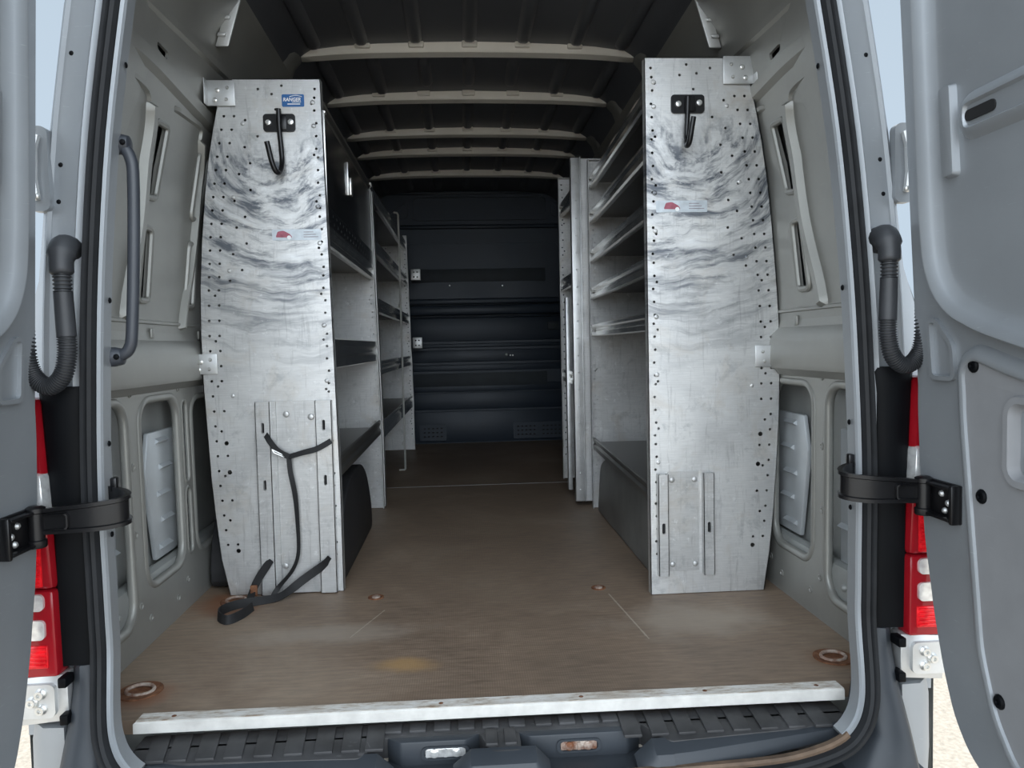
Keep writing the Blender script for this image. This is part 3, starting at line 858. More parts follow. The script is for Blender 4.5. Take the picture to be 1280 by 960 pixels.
    bead = rpoly([(-.180, zz0), (-.70, zz0), (-.70, zz1), (-.180, zz1)], .040)
    m.rings([ring(bead, .001), ring(inset(bead, .012), .013), ring(inset(bead, .022), .015), ring(inset(bead, .026), .009)], cap0=False)
    m.build('bead', PAINT, dr, ang=50)
    m = MB(); m.plate(rrect(-.285, -.205, 1.150, 1.170, .009), [], 0, -.012, -.005, fn=fnd); m.build('slot', VOIDSHADE, dr)  # dark inset, the slot's inner shade given as colour
    m = MB()
    tab = rpoly([(-.132, 1.06), (-.172, 1.06), (-.172, 1.235), (-.132, 1.235)], .01)
    m.rings([ring(tab, .001), ring(inset(tab, .004), .015), ring(inset(tab, .008), .016)], cap0=False); m.build('pressed_tab', PAINT, dr)
    # trapezoid emboss by the frame
    tz = rpoly([(-.058, .785), (-.078, .785), (-.125, .735), (-.128, .672), (-.062, .672)], .012)
    m = MB(); m.plate(inset(tz, -.007), [inset(tz, .002)], 0, -.008, .002, fn=fnd); m.build('emboss', PAINT, dr)
    # plastic trim with pocket handle
    tr = rpoly([(-.168, .690), (-.20, .712), (-.30, .683), (-.79, .585), (-.79, -.04), (-.42, -.04), (-.325, -.02), (-.268, .05), (-.228, .16), (-.195, .42), (-.172, .60)], .03, 5)
    m = MB(); m.rings([ring(inset(tr, -.030), -.002), ring(inset(tr, -.024), .008), ring(inset(tr, -.012), .016), ring(inset(tr, -.003), .018), ring(inset(tr, .002), .016), ring(inset(tr, .004), .009)], cap0=False, cap1=False); m.build('trim_surround', PAINT, dr, ang=50)
    pk = rrect(-.46, -.298, .500, .632, .022)
    m = MB(); m.plate(tr, [pk], 0, -.011, .0, fn=fnd); tp = m.build('trim_panel', GREYP, dr); tp['label'] = 'dark grey plastic trim panel'
    m = MB(); m.rings([ring(inset(pk, -.018), .010), ring(inset(pk, -.014), .018), ring(inset(pk, -.002), .018), ring(inset(pk, .004), .010), ring(inset(pk, .014), -.035)], cap0=False)
    m.build('handle_pocket', GREYP, tp, ang=40)
    m = MB(); m.prism([(-.44, .508), (-.315, .508), (-.315, .545), (-.44, .545)], 0, -.004, .03, .004, fn=fnd); m.build('pull_lever', GREYP, tp)
    m = MB()
    for yy, zz in ((-.200, .700-.002), (-.222, .452), (-.275, .082)):
        p = fnd(Vector((-.011, yy, zz))); m.lathe([(.013, 0), (.013, -s*.002), (.010, -s*.005), (.005, -s*.0055), (.004, -s*.002)], p, 0, 14)
    m.build('trim_clip', BLACKP, tp)
    # check arm that holds the door
    t = thing('check_arm', 'black curved check arm holding the %s rear door open' % LR, 'check arm', (DC+s*.80, -.12, .44), 'door check arms')
    za, zb_ = .432, .486
    path = smooth_path([Vector((.752, -.055, 0)), Vector((.712, -.085, 0)), Vector((.694, -.115, 0)), Vector((.705, -.138, 0)), Vector((.745, -.150, 0)), Vector((.80, -.150, 0)), Vector((.838, -.150, 0))], 6)
    rows = []
    for i, p in enumerate(path):
        d = (path[min(i+1, len(path)-1)]-path[max(i-1, 0)]).normalized(); n = Vector((d.y, -d.x, 0))
        u = i/(len(path)-1); tilt = -.020*u+.006; hh = .027 if u < .6 else .027-.004*(u-.6)/.4
        th = .004; zc_ = .465+tilt
        q = lambda k, z: Vector((DC+s*(p.x+n.x*k), p.y+n.y*k, z))
        rows.append([q(-th, zc_-hh), q(th*1.6, zc_-hh), q(th*1.6, zc_-hh+.007), q(th*.6, zc_-hh+.009), q(th*.6, zc_+hh-.009), q(th*1.6, zc_+hh-.007), q(th*1.6, zc_+hh), q(-th, zc_+hh)])
    m = MB(); m.rings(rows); arm = m.build('arm', BLACKM, t, ang=35)
    m = MB()
    yy = -.152
    fr = rrect(*X2(s, .785, .853), .440, .466, .005); m.plate(inset(fr, -.003), [fr], 1, yy-.010, yy-.003, fn=lambda v: (v.x, v.y+abs(v.x-DC-s*.79)*.17, v.z-abs(v.x-DC-s*.79)*.08)); m.build('slot_rim', BLACKM, arm)
    m = MB(); m.lathe([(.015, .405), (.017, .408), (.017, .418), (.014, .420), (.014, .468), (.017, .470), (.017, .478), (.010, .482)], (DC+s*.842, -.152, 0), 2, 18); m.build('pivot_barrel', BLACKM, t)
    m = MB()
    m.box(*X2(s, .836, .859), -.235, -.140, .408, .414, .002); m.box(*X2(s, .836, .859), -.235, -.140, .468, .474, .002)
    m.box(*X2(s, .851, .859), -.245, -.135, .404, .478, .003); m.box(*X2(s, .836, .853), -.245, -.236, .404, .478, .003)
    bk = m.build('door_bracket', BLACKM, t)
    for a, b in ((-.195, .455), (-.215, .440), (-.205, .424)): m = MB(); m.dome((DC+s*.852, a, b), .007, .006, 0, -s); m.build('bolt', GALV, bk)
    m = MB(); m.box(*X2(s, .735, .748), -.066, -.05, .487, .515, .003); m.build('stop_pin', BLACKM, t)

# grab handle on the left pillar
t = thing('grab_handle', 'dark tubular grab handle upright on the left door pillar', 'grab handle', (-.74, -.02, .75))
gp = [Vector(p) for p in ((-.712, -.018, 1.168), (-.700, -.020, 1.160), (-.688, -.022, 1.14), (-.684, -.022, 1.10), (-.690, -.022, .95), (-.700, -.022, .80), (-.706, -.022, .768), (-.718, -.022, .755), (-.738, -.020, .750))]
m = MB(); m.tube(smooth_path(gp, 6), .0115, 12); m.build('bar', GRAB, t)
for z, x in ((1.167, -.706), (.750, -.737)):
    m = MB(); m.lathe([(.020, -.03), (.020, -.004), (.016, .012), (.011, .014)], (x+.004, -.018, z), 0, 14)
    ft = m.build('foot', GRAB, t)
    m = MB(); m.dome((x+.010, -.036, z), .006, .004); m.build('screw', BLACKP, ft)

# ------------------------------------------------------------------ threshold strip and floor fittings
t = thing('threshold_strip', 'long white painted metal strip across the rear edge of the floor', 'threshold strip', (0, 0, 0))
m = MB()
N = 16; rows = []
for k in range(N+1):
    u = k/N; x = -.735+1.487*u
    lift = .016*max(0, .38-u)/.38*math.sin(min(1, u/.38)*math.pi) - .0
    yb = -.004-.012*u
    rows.append([Vector((x, yb+.022, .0)), Vector((x, yb+.022, .004)), Vector((x, yb-.016, .005)), Vector((x, yb-.019, .002)), Vector((x, yb-.020, -.018)), Vector((x, yb-.016, -.018)), Vector((x, yb-.015, .0))])
for r_ in (rows[0], rows[-1]):
    for p in r_: pass
rows[0] = [p+Vector((.0 if i in (3, 4, 5) else .004, 0, 0)) for i, p in enumerate(rows[0])]
m.rings(rows); m.build('strip', WHITE, t)
m = MB(); m.rings([[p[1]+Vector((0, 0, .0002)), p[1]+Vector((0, 0, .001)), p[2]+Vector((0, .001, .001)), p[2]+Vector((0, .001, .0002))] for p in rows]); o = m.build('strip_top', STRIPTOP, t); o['label'] = 'brown stained flaking top face'
for u in (.05, .42, .62, .80, .965):
    m = MB(); m.dome((-.735+1.487*u, -.001-.012*u, .004), .006, .003, 2, 1); m.build('screw', RUST, t)

for i, (x, y_, R, lab, hook) in enumerate((
        (-.785, .135, .048, 'rusty tie-down ring sunk in the left rear floor corner', True),
        (.812, .135, .046, 'rusty tie-down cup sunk in the right rear floor corner', True),
        (-.750, .735, .046, 'rusty tie-down ring at the foot of the left shelf end panel', True),
        (-.328, .715, .024, 'small round floor fitting in front of the left wheel arch', False),
        (.354, .716, .022, 'small round floor fitting near the right shelf end panel', False))):
    t = thing('tie_down', lab, 'floor anchor', (x, y_, 0), 'floor anchors')
    m = MB(); m.lathe([(R, .0), (R, .003), (R*.88, .0035), (R*.72, .0012), (R*.3, .0006), (.001, .0006)], (x, y_, .0), 2, 28); m.build('cup', RUST, t)
    if hook:
        m = MB(); m.tube([(x+R*.62*math.cos(a), y_+R*.45*math.sin(a), .004+.003*math.sin(a)) for a in [2*math.pi*k/22 for k in range(22)]], .0042, 8, loop=True); m.build('ring', RUSTL, t)
    else:
        m = MB(); m.lathe([(R*.55, 0), (R*.55, .004), (R*.2, .006)], (x, y_, .001), 2, 16); m.build('screw_head', RUSTL, t)

# ------------------------------------------------------------------ shelving
ALU_L = aluminium('rubbed_aluminium_left', None); ALU_R = None
HKL = ony(348, 165, .79); HKR = ony(858, 140, .63)
ALU = aluminium('bare_aluminium_sheet', None, .58)
OUTL = [(272, 128), (266, 160), (260, 200), (256, 240), (252, 300), (250, 360), (251, 420), (254, 480), (259, 540), (264, 600), (270, 650), (277, 700), (288, 746)]
OUTR = [(938, 105), (946, 140), (953, 180), (960, 230), (965, 280), (970, 340), (974, 400), (975, 460), (974, 520), (971, 580), (967, 640), (962, 690), (955, 738)]
outer_L = [(p.x, max(p.z, .002)) for p in (ony(a, b, .79) for a, b in OUTL)]
outer_R = [(p.x, max(p.z, .002)) for p in (ony(a, b, .63) for a, b in OUTR)]
outer_R[-1] = (outer_R[-1][0], .002)
def outer_at(side, z):
    tab = sorted([(zz, x) for x, zz in (outer_L if side < 0 else outer_R)])
    return interp(tab, z)
ZTOP = 1.572
def lean(xi, side, z): return xi-(.017*max(0, z-.35) if side < 0 else 0)
def end_panel(side, y, inner_x, name, mat, parent, flange=.03, ydir=1, holes=True, ztop=ZTOP, zbot=.002, top_notch=True, rivets=True, seed=0):
    """perforated end panel with a folded front edge"""
    rnd = random.Random(seed)
    out = [(x, min(max(z, zbot), ztop)) for x, z in (outer_L if side < 0 else outer_R)]
    ox = out[0][0]
    base_x = inner_x; IX = lambda z: lean(base_x, side, z)
    if top_notch: head = [(IX(ztop), ztop), (ox-side*.045, ztop), (ox-side*.045, ztop-.055), (ox-side*.02, ztop-.055), (ox-side*.02, out[0][1])]
    else: head = [(IX(ztop), ztop), (ox-side*.03, ztop)]
    poly = head+out+[(inner_x, zbot), (inner_x, .35)]
    hs = []
    if holes:
        r = .0042
        z = ztop-.03
        k = 0
        while z > zbot+.10:
            hs.append(circ(IX(z)+side*(.018+.002*((k*7) % 3)), z, r, 7))
            if k % 4 == 1: hs.append(circ(IX(z)+side*.029, z-.018, r, 7))
            z -= .038 if k % 5 else .026; k += 1
        z = ztop-.11; k = 0
        while z > .12:
            ex = outer_at(side, z)
            lo = z > .95
            hs.append(circ(ex-side*.026, z, r, 7))
            if z > .62 or k % 3 == 0: hs.append(circ(ex-side*.056, z, r, 7))
            if k % 2 == 0 and lo: hs.append(circ(ex-side*(.088+.006*(k % 3)), z-.012, r, 7))
            if lo and k % 2: hs.append(circ(ex-side*(.122+.01*(k % 4 == 1)), z-.02, r, 7))
            if not lo and k % 3 == 1: hs.append(circ(ex-side*(.044), z-.016, r, 7))
            z -= .040 if lo else .046; k += 1
        for (dx_, z) in ((.10, .475), (.105, .385), (.10, .14)):
            hs.append(circ(outer_at(side, z)-side*(dx_*.55), z, .007, 9))
        for (a, b) in ((.12, .03), (.16, .045), (.19, .02), (.21, .05), (.17, .09), (.20, .12)):
            hs.append(circ(outer_at(side, ztop-.06)-side*a, ztop-b, r, 7))
    m = MB()
    t_ = .0022
    m.plate(poly, hs, 1, y, y+t_*ydir)
    # folded edges
    y1 = y+ydir*flange
    m.rings([[Vector((IX(z), y, z)), Vector((IX(z), y1, z)), Vector((IX(z)+side*.0022, y1, z)), Vector((IX(z)+side*.0022, y, z))] for z in (zbot, .35, ztop)])
    ob = out[:]
    ring = [[Vector((x, y, z)), Vector((x, y1, z)), Vector((x-side*.002, y1, z)), Vector((x-side*.002, y, z))] for x, z in ob]
    m.rings(ring)
    m.box(*sorted((IX(ztop), head[1][0])), min(y, y1), max(y, y1), ztop-.002, ztop)
    if rivets:
        for z in [ztop-.07, ztop-.14, 1.19, 1.08, .83, .66, .40, .27]:
            if zbot+.1 < z < ztop: m.dome((IX(z)+side*.026, y, z), .0075, .004, 1, -ydir)
        for z in (1.44, 1.22, 1.0, .62):
            if zbot+.1 < z < ztop: m.dome((outer_at(side, z)-side*.085, y, z), .0065, .0035, 1, -ydir)
    return m.build(name, mat, parent, ang=25)
def shelf(side, xa, xb, y0, y1, z, parent, lip=.036, mat=SHELF, lmat=LIP, depth_out=.03, up=.036):
    """tray with a folded front lip; xa at y0 and xb at y1 are its aisle edges"""
    ox = outer_at(side, z)-side*depth_out; xa = lean(xa, side, z); xb = lean(xb, side, z)
    m = MB(); rows = []
    for yy, xi in ((y0, xa), (y1, xb)):
        rows.append([Vector((xi+side*.016, yy, z-.001)), Vector((xi+side*.016, yy, z+.001)), Vector((ox, yy, z+.001)), Vector((ox, yy, z+.05)), Vector((ox+side*.0015, yy, z+.05)), Vector((ox+side*.0015, yy, z-.001))])
    m.rings(rows); sh = m.build('shelf', mat, parent)
    prof = [(.004, up-.012), (.0, up-.002), (-.006, up), (-.011, up-.004), (-.012, up*.45), (-.004, up*.12), (-.004, -lip*.10), (-.012, -lip*.40), (-.012, -lip), (-.004, -lip-.004), (.014, -lip-.002), (.014, -lip+.001), (-.002, -lip+.002), (-.008, -lip*.5), (.001, -lip*.08), (.001, up*.15), (-.006, up*.5), (-.005, up-.012)]
    m = MB(); rows = []
    for yy, xi in ((y0, xa), (y1, xb)): rows.append([Vector((xi+side*(d+.016), yy, z+h)) for d, h in prof])
    m.rings(rows); m.build('shelf_lip', lmat, sh, ang=18)
    return sh
def wall_bracket(side, y, x_in, x_out, z0, z1, parent, name='wall_bracket'):
    m = MB()
    m.box(*sorted((x_in, x_out)), y-.005, y-.001, z0, z1, .0015)
    m.box(*sorted((x_out, x_out-side*.004)), y-.03, y-.001, z0, z1, .0015)
    b = m.build(name, GALV, parent)
    for u, v in ((.25, .7), (.3, .25), (.6, .6), (.7, .22)):
        m = MB(); m.dome((x_in+(x_out-x_in)*u, y-.005, z0+(z1-z0)*v), .0055 if u < .5 else .008, .004); m.build('bolt', BOLT, b)
    return b

ZINC = simple('dull_zinc_rod', (.55, .55, .52), .25, .4, .1, 20)
# front unit on the left
ALUL = aluminium('rubbed_aluminium_sheet', HKL-Vector((-.64, .79, 0)), .66)
uL = thing('shelving_unit', 'left aluminium shelving unit nearest the rear doors, blue sticker on its end panel', 'shelving unit', (-.64, .79, 0), 'aluminium shelving units')
XI = -.435
end_panel(-1, .79, XI, 'end_panel', ALUL, uL, seed=1)
end_panel(-1, 2.02, XI, 'end_panel', ALU, uL, ydir=-1, seed=2, rivets=False, ztop=1.49)
shelf(-1, XI, XI, .80, 2.01, 1.500, uL, up=.03, lip=.03, lmat=SHELF)
shelf(-1, XI, XI, .80, 2.01, 1.110, uL, lip=.030)
shelf(-1, XI, XI, .80, 2.01, .745, uL, lip=.046, up=.046)
shelf(-1, XI, XI, .80, 2.01, .385, uL, lip=.030, lmat=SHELF)
XD = XI-.018
# dark flip-up door over the upper bay and its perforated rail
m = MB(); m.box(XD-.016, XD-.004, .81, 2.00, 1.20, 1.475, .002)
d = m.build('bin_door', DARKDOOR, uL); d['label'] = 'dark closed door of the top bay'
m = MB(); m.box(XD-.024, XD+.004, .806, .812, 1.17, 1.482, .0015); m.box(XD-.024, XD+.006, .806, .83, 1.476, 1.484, .0015); m.build('door_edge', BOLT, d)
m = MB(); m.box(XD-.004, XD+.003, 1.275, 1.285, 1.32, 1.44, .001); m.box(XD-.002, XD+.010, 1.30, 1.34, 1.325, 1.39, .003); m.build('latch', BOLT, d)
m = MB()
hs = []
for k in range(16):
    yy = .86+k*.072
    hs += [circ(yy, 1.185, .006, 7), circ(yy+.02, 1.160, .006, 7)]
m.plate([(.81, 1.135), (2.0, 1.135), (2.0, 1.205), (.81, 1.205)], hs, 0, XD-.003, XD-.0005); m.build('perforated_rail', DARKDOOR, uL)

def hook_part(unit, px_plate, rod, y, bolts):
    """black J hook on its mounting plate"""
    p0, p1 = ony(px_plate[0], px_plate[1], y), ony(px_plate[2], px_plate[3], y)
    m = MB(); m.plate(rrect(p0.x, p1.x, p1.z, p0.z, .010), [], 1, y-.006, y-.0005)
    m.box((p0.x+p1.x)/2-.004+.0, (p0.x+p1.x)/2+.022, y-.010, y-.004, p1.z+.004, p0.z-.004, .002)
    h = m.build('coat_hook', BLACKM, unit); h['label'] = 'black steel hook bolted near the top'
    m = MB(); m.tube(smooth_path(rod, 6), .0078, 12); m.build('hook_rod', BLACKM, h)
    for px, py in bolts:
        m = MB(); q = ony(px, py, y); m.lathe([(.0095, 0), (.0095, -.002), (.008, -.005), (.003, -.006)], (q.x, y-.006, q.z), 1, 12); m.build('bolt', BOLT, h)
q = lambda px, py, y: ony(px, py, y)
y_ = .79
rod = [q(348, 136, y_-.016), q(349, 160, y_-.016), q(352, 190, y_-.018), q(352.5, 205, y_-.024), q(350, 215, y_-.040), q(345, 214, y_-.056), q(340, 203, y_-.064), q(335, 183, y_-.070), q(333.5, 177, y_-.071)]
hook_part(uL, (329, 143, 370, 165), rod, y_, ((336, 154), (364, 153.5)))
# ladder keeper plate
def keeper(unit, y, poly_cols, z0, z1, slots, rr):
    """folded plate: (x0, x1, height) strips side by side"""
    m = MB()
    for (x0, x1, h) in poly_cols:
        hs = [rrect(sx-.0045, sx+.0045, sz-.016, sz+.016, .0042, 4) for sx, sz in slots if x0 < sx < x1]
        m.plate([(x0, z0), (x1, z0), (x1, z1), (x0, z1)], hs, 1, y-h, y-.0005 if not hs else y-h+.002)
        if hs: m.box(x0, x0+.002, y-h, y, z0, z1); m.box(x1-.002, x1, y-h, y, z0, z1)
    for rx, rz in rr: m.dome((rx, y-poly_cols[0][2]*.3-.002, rz), .010, .004)
    fp = m.build('folded_plate', ALU, unit)
    for sx, sz in slots:
        m = MB(); m.plate(rrect(sx-.0042, sx+.0042, sz-.0155, sz+.0155, .004, 4), [], 1, y-.006, y-.004); m.build('slot', VOIDSHADE, fp)  # dark plate behind the cut slot, painted as its shade
    return fp
a = [q(px, 620, .79).x for px in (325, 343, 350, 399, 401, 424)]
keeper(uL, .788, [(a[0], a[1], .020), (a[1], a[2], .013), (a[2], a[3], .004), (a[3], a[5]-.012, .018)], .004, .600,
       [((a[0]+a[1])/2, .345), ((a[3]+a[5]-.012)/2, .355), ((a[3]+a[5]-.012)/2, .525), ((a[0]+a[1])/2, .52)], [(a[2]+.03, .56), (a[3]-.015, .55), (a[2]+.012, .09)])
wall_bracket(-1, .787, -.708, -.792, 1.490, 1.566, uL); wall_bracket(-1, .787, -.792, -.872, .688, .750, uL)
# stickers
def plate_part(name, mat, x0, x1, z0, z1, y, r, par, th=.0012):
    m = MB(); m.plate(rrect(x0, x1, z0, z1, r, 3), [], 1, y-th, y-.0001); return m.build(name, mat, par)
b0, b1 = q(352, 118, .79), q(380.5, 133.5, .79)
st = plate_part('sticker', BLUE, b0.x, b1.x, b1.z, b0.z, .79, .004, uL); st['label'] = 'small blue maker sticker with white lettering'
def text_part(body, cx, cz, y, width, height, mat, par, shear=0.0):
    cu = bpy.data.curves.new('txt', 'FONT'); cu.body = body; cu.align_x = 'CENTER'; cu.align_y = 'CENTER'; cu.extrude = .01; cu.offset = .030; cu.shear = shear
    o = bpy.data.objects.new('txt', cu); col.objects.link(o); bpy.context.view_layer.update()
    me = bpy.data.meshes.new_from_object(o.evaluated_get(bpy.context.evaluated_depsgraph_get()))
    bpy.data.objects.remove(o)
    xs = [v.co.x for v in me.vertices]; ys_ = [v.co.y for v in me.vertices]
    off = OFF[par.name]
    for v in me.vertices:
        u = (v.co.x-min(xs))/(max(xs)-min(xs))-.5; w_ = (v.co.y-min(ys_))/(max(ys_)-min(ys_))-.5; dz = v.co.z
        v.co = Vector((cx+u*width, y-(dz+.01)*.03, cz+w_*height))-off
    me.materials.clear(); me.materials.append(mat); me.name = 'lettering'
    o = bpy.data.objects.new('lettering', me); col.objects.link(o); o.parent = par; OFF[o.name] = off
    return o
cxs, czs = (b0.x+b1.x)/2, (b0.z+b1.z)/2; hw = b1.x-b0.x; hh = b0.z-b1.z
text_part('RANGER', cxs-hw*.04, czs+hh*.08, .7886, hw*.80, hh*.30, STICKW, st, .15)
m = MB()
m.box(cxs-hw*.25, cxs+hw*.32, .7880, .7888, czs-hh*.33, czs-hh*.25); m.box(cxs-hw*.05, cxs+hw*.36, .7880, .7888, czs-hh*.16, czs-hh*.12)
arc = [Vector((cxs-hw*.15+hw*.55*k/10, .7884, czs+hh*(.30+.10*math.sin(k/10*math.pi)))) for k in range(11)]
m.tube(arc, .0012, 6); m.build('print_line', STICKW, st)
def worn_label(unit, x0, x1, z0, z1, y, xr, flip):
    lb = plate_part('worn_label', STICKP, x0, x1, z0, z1, y, .003, unit); lb['label'] = 'rubbed pale label with a faded red emblem'
    w_, h_ = x1-x0, z1-z0
    cr = [(xr-.032, z0+h_*.28), (xr-.026, z0+h_*.80), (xr-.008, z0+h_*.88), (xr+.012, z0+h_*.55), (xr+.018, z0+h_*.25)]
    m = MB(); m.plate(rpoly(cr, .004), [], 1, y-.0018, y-.0010); m.build('emblem', STICKR, lb)
    m = MB(); m.lathe([(.0062, 0), (.0062, -.0008)], (xr+.008, y-.0016, z0+h_*.26), 1, 12); m.build('emblem_dot', STICKW, lb)
    m = MB()
    for k in range(3):
        zz = z0+h_*(.3+.22*k); m.box(x1-w_*.36, x1-w_*(.06+.05*k), y-.0017, y-.0011, zz-.0011, zz+.0011)
    m.build('print_line', STICKG, lb)
l0, l1 = q(340, 287, .79), q(402, 300, .79)
worn_label(uL, l0.x, l1.x, l1.z, l0.z, .79, q(358, 293, .79).x, False)

# rear unit on the left
uLB = thing('shelving_unit', 'far left aluminium shelving unit reaching to the dark bulkhead', 'shelving unit', (-.64, 2.05, 0), 'aluminium shelving units')
end_panel(-1, 2.05, XI+.004, 'end_panel', ALU, uLB, seed=3, ztop=1.49)
end_panel(-1, 4.06, XI+.018, 'end_panel', ALU, uLB, ydir=-1, seed=4, rivets=False)
for z in (1.50, 1.245, .965, .665): shelf(-1, XI+.004, XI+.016, 2.06, 4.05, z, uLB, lip=.034, up=.034)
shelf(-1, XI+.004, XI+.016, 2.06, 4.05, .385, uLB, lip=.06, up=.02)
for z0, z1 in ((.75, .83), (1.25, 1.33)):
    m = MB(); m.box(-.414, -.345, 4.055, 4.06, z0, z1, .002); m.box(-.35, -.345, 4.06, 4.10, z0, z1, .002); b = m.build('bulkhead_bracket', GALV, uLB)
    for u in (-.392, -.368):
        for v in (.022, .058): m = MB(); m.dome((u, 4.055, z0+v), .006, .004); m.build('bolt', BLACKP, b)
t = thing('retaining_rod', 'thin bright upright rod standing before the far left shelves', 'rod', (-.42, 3.1, 0))
m = MB(); m.tube([(-.455, 3.1, .006), (-.424, 3.1, .006), (-.418, 3.1, .012), (-.418, 3.1, .5), (-.418, 3.1, 1.56), (-.425, 3.1, 1.572), (-.445, 3.1, 1.575)], .006, 8); m.build('rod', ZINC, t)
for z in (1.28, 1.0, .16):
    m = MB(); m.tube([(-.418, 3.1, z), (-.432, 3.095, z+.012), (-.430, 3.088, z+.004), (-.426, 3.086, z+.022)], .005, 8); m.build('catch', ZINC, t)

# front unit on the right
ALUR = aluminium('rubbed_aluminium_sheet_pale', HKR-Vector((.72, .63, 0)), .70)
uR = thing('shelving_unit', 'right aluminium shelving unit nearest the rear doors, five open shelves', 'shelving unit', (.72, .63, 0), 'aluminium shelving units')
XR0, XR1 = .498, .532
end_panel(1, .63, XR0, 'end_panel', ALUR, uR, seed=5, ztop=1.578)
end_panel(1, 1.86, XR1, 'end_panel', ALU, uR, ydir=-1, seed=6, ztop=1.578)
for z in (1.480, 1.325, 1.150, .985, .818): shelf(1, XR0+.002, XR1, .64, 1.85, z, uR, lip=.026, up=.026)
shelf(1, XR0+.002, XR1, .64, 1.85, .305, uR, lip=.028, up=.022, lmat=SHELF)
y_ = .63
rod = [q(860, 121, y_-.016), q(859.5, 140, y_-.016), q(858, 170, y_-.018), q(857.5, 178, y_-.030), q(859, 182, y_-.046), q(862, 176, y_-.060), q(865, 158, y_-.068), q(867, 146, y_-.070)]
hook_part(uR, (838, 119, 880, 142), rod, y_, ((847, 131), (873, 129.5)))
a = [q(px, 650, .63).x for px in (821, 833, 835, 873, 877, 890)]
m = MB(); zz0, zz1 = .062, .366
m.plate([(a[2], zz0+.01), (a[3], zz0+.01), (a[3], zz1+.004), (a[2], zz1+.004)], [], 1, .625, .6295)
for xx in (a[2]+.012, a[3]-.012):
    for zz in (zz0+.03, zz1-.02): m.dome((xx, .625, zz), .009, .004)
m.build('folded_plate', ALU, uR)
for (x0, x1, sx) in ((a[0], a[1]+.001, .0), (a[4], a[5], 0)):
    m = MB(); xm = (x0+x1)/2; zm = .205
    hs = [rrect(xm-.005, xm+.005, zm-.016, zm+.016, .0048, 4)]
    m.plate([(x0, zz0), (x1, zz0), (x1, zz1), (x0, zz1)], hs, 1, .606, .608)
    m.box(x0, x0+.002, .606, .6295, zz0, zz1); m.box(x1-.002, x1, .606, .6295, zz0, zz1)
    sr = m.build('slotted_rail', ALU, uR)
    m = MB(); m.plate(rrect(xm-.0045, xm+.0045, zm-.0155, zm+.0155, .0043, 4), [], 1, .612, .614); m.build('slot', VOIDSHADE, sr)  # dark backing plate that paints the shade within the slot
wall_bracket(1, .627, .728, .822, 1.500, 1.580, uR); wall_bracket(1, .627, .818, .910, .676, .740, uR)
l0, l1 = q(820, 251, .63), q(884, 265, .63)
worn_label(uR, l0.x, l1.x, l1.z, l0.z, .63, q(843, 258, .63).x, True)

# rear unit on the right
uRB = thing('shelving_unit', 'short right shelving unit far inside, just behind the open shelves', 'shelving unit', (.60, 1.9, .02), 'aluminium shelving units')
end_panel(1, 1.90, .462, 'end_panel', ALU, uRB, seed=7, ztop=1.60, zbot=.025)
m = MB(); m.box(.462, .505, 1.888, 1.892, .03, 1.60, .001); m.box(.500, .505, 1.872, 1.890, .03, 1.60, .001)
for k in range(20): m.dome((.483, 1.888, .08+k*.078), .005, .003)
m.build('corner_post', GALV, uRB)
end_panel(1, 2.33, .458, 'end_panel', ALU, uRB, ydir=-1, seed=8, ztop=1.60, zbot=.06)
m = MB(); m.box(.450, .470, 2.05, 2.09, .05, .98, .002); m.build('divider_post', GALV, uRB)
for z in (1.44, 1.06, .60): shelf(1, .460, .458, 1.91, 2.32, z, uRB, lip=.03, up=.03)

# wheel arches
def arch_box(name, lab, mat, x0, x1, prof, bev):
    m = MB(); m.prism(prof, 0, x0, x1, bev, 3)
    return tag(m.build(name, mat, origin=((x0+x1)/2, prof[0][0], 0), ang=50), lab, 'wheel arch', 'wheel arch boxes')
arch_box('wheel_arch', 'black wheel arch box under the left shelves', ARCHB, CX-.872, -.448, rpoly([(.84, .0), (1.66, .0), (1.63, .12), (1.52, .25), (1.38, .315), (1.12, .315), (.95, .26), (.86, .14)], .06, 3), .02)
arch_box('wheel_arch', 'grey steel wheel arch box under the right shelves', ARCHG, .545, CX+.87, rpoly([(.70, .0), (1.80, .0), (1.72, .22), (1.62, .262), (.92, .262), (.74, .2)], .04, 3), .012)

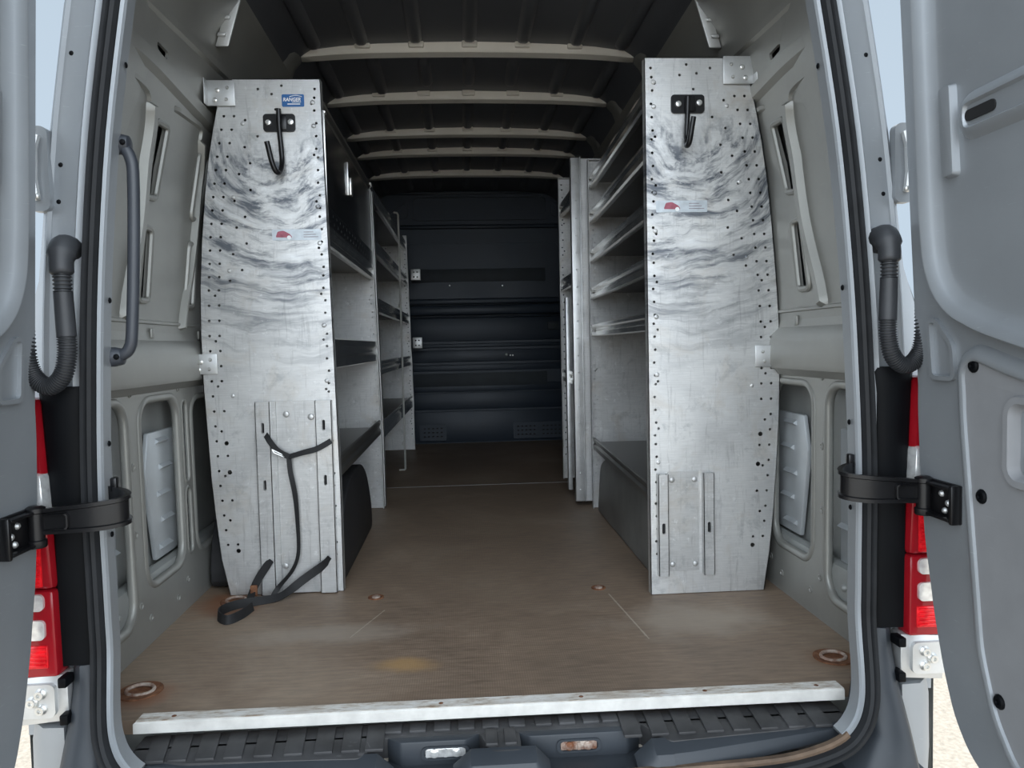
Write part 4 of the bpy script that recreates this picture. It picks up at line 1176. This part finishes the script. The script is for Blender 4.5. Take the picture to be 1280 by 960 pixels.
# ------------------------------------------------------------------ strap on the left end panel
t = thing('ratchet_strap', 'black webbing strap threaded through the left end panel, tail on the floor', 'strap', (-.62, .75, 0))
def ribbon(path, wid, wdir, n=6, th=.0016):
    P = smooth_path(path, n); W = smooth_path(wdir, n); m = MB(); rows = []
    for i, p in enumerate(P):
        d = (P[min(i+1, len(P)-1)]-P[max(i-1, 0)]).normalized(); w_ = W[i].normalized(); w_ = (w_-d*w_.dot(d)).normalized(); nn = d.cross(w_)
        rows.append([p+w_*wid/2+nn*th, p-w_*wid/2+nn*th, p-w_*wid/2-nn*th, p+w_*wid/2-nn*th])
    m.rings(rows); return m
Y0 = .760
k0 = q(361, 571, Y0)
ribbon([q(331, 541, .772), q(338, 553, Y0), q(348, 564, Y0), k0], .017, [(.6, 0, .8), (.6, 0, .8), (.5, 0, .8), (.3, 0, 1)]).build('webbing', WEB, t)
ribbon([k0, q(378, 566, Y0), q(396, 561, Y0), q(414, 551, .768)], .017, [(.2, .6, .7), (.2, .5, .8), (.1, 0, 1), (-.2, 0, 1)]).build('webbing', WEB, t)
ribbon([k0, q(363, 590, Y0), q(369, 620, Y0), q(372, 655, Y0), q(373, 690, Y0-.005), q(366, 712, Y0-.01), q(350, 732, Y0-.02), q(343, 742, Y0-.03), q(340, 749, Y0-.035)], .015,
       [(1, .2, 0), (1, .4, 0), (.8, .8, 0), (.5, 1, 0), (.4, 1, 0), (.6, .8, 0), (.8, .5, .3), (.9, .4, .2), (.9, .3, 0)]).build('webbing', WEB, t)
fl_ = lambda px, py, z: onz(px, py, z)
ribbon([q(413, 697, .768), q(402, 708, Y0), q(380, 724, Y0-.01), q(358, 741, Y0-.03), fl_(343, 748, .010), fl_(318, 752, .012), fl_(295, 756, .014), fl_(277, 763, .013), fl_(273, 770, .013), fl_(284, 775, .013), fl_(302, 768, .013), fl_(316, 758, .013)], .026,
       [(.5, 0, .85), (.5, 0, .85), (.4, .2, .85), (.3, .6, .6), (.1, .8, .6), (0, .6, .8), (0, .5, .9), (0, .4, .95), (0, .3, .95), (0, .3, .95), (0, .5, .9), (0, .8, .6)]).build('webbing', WEB, t)
ribbon([q(339, 700, .765), q(333, 708, Y0), q(324, 722, Y0), q(316, 738, Y0-.012), fl_(312, 752, .012)], .024, [(.75, 0, .5), (.8, 0, .5), (.85, 0, .45), (.9, 0, .4), (.9, .2, .3)]).build('webbing', WEB, t)
m = MB()
b0 = q(346, 566, Y0-.004)
m.tube([b0+Vector((-.014, 0, .010)), b0+Vector((.016, -.002, -.006)), b0+Vector((.022, -.002, -.014)), b0+Vector((-.008, -.002, .0)), b0+Vector((-.014, 0, .010))], .0022, 6)
m.build('buckle', BOLT, t)
m = MB(); p = q(318, 736, Y0-.02)
m.box(p.x-.012, p.x+.010, p.y-.006, p.y, p.z-.022, p.z+.012, .003); m.build('end_hook', RUST, t)
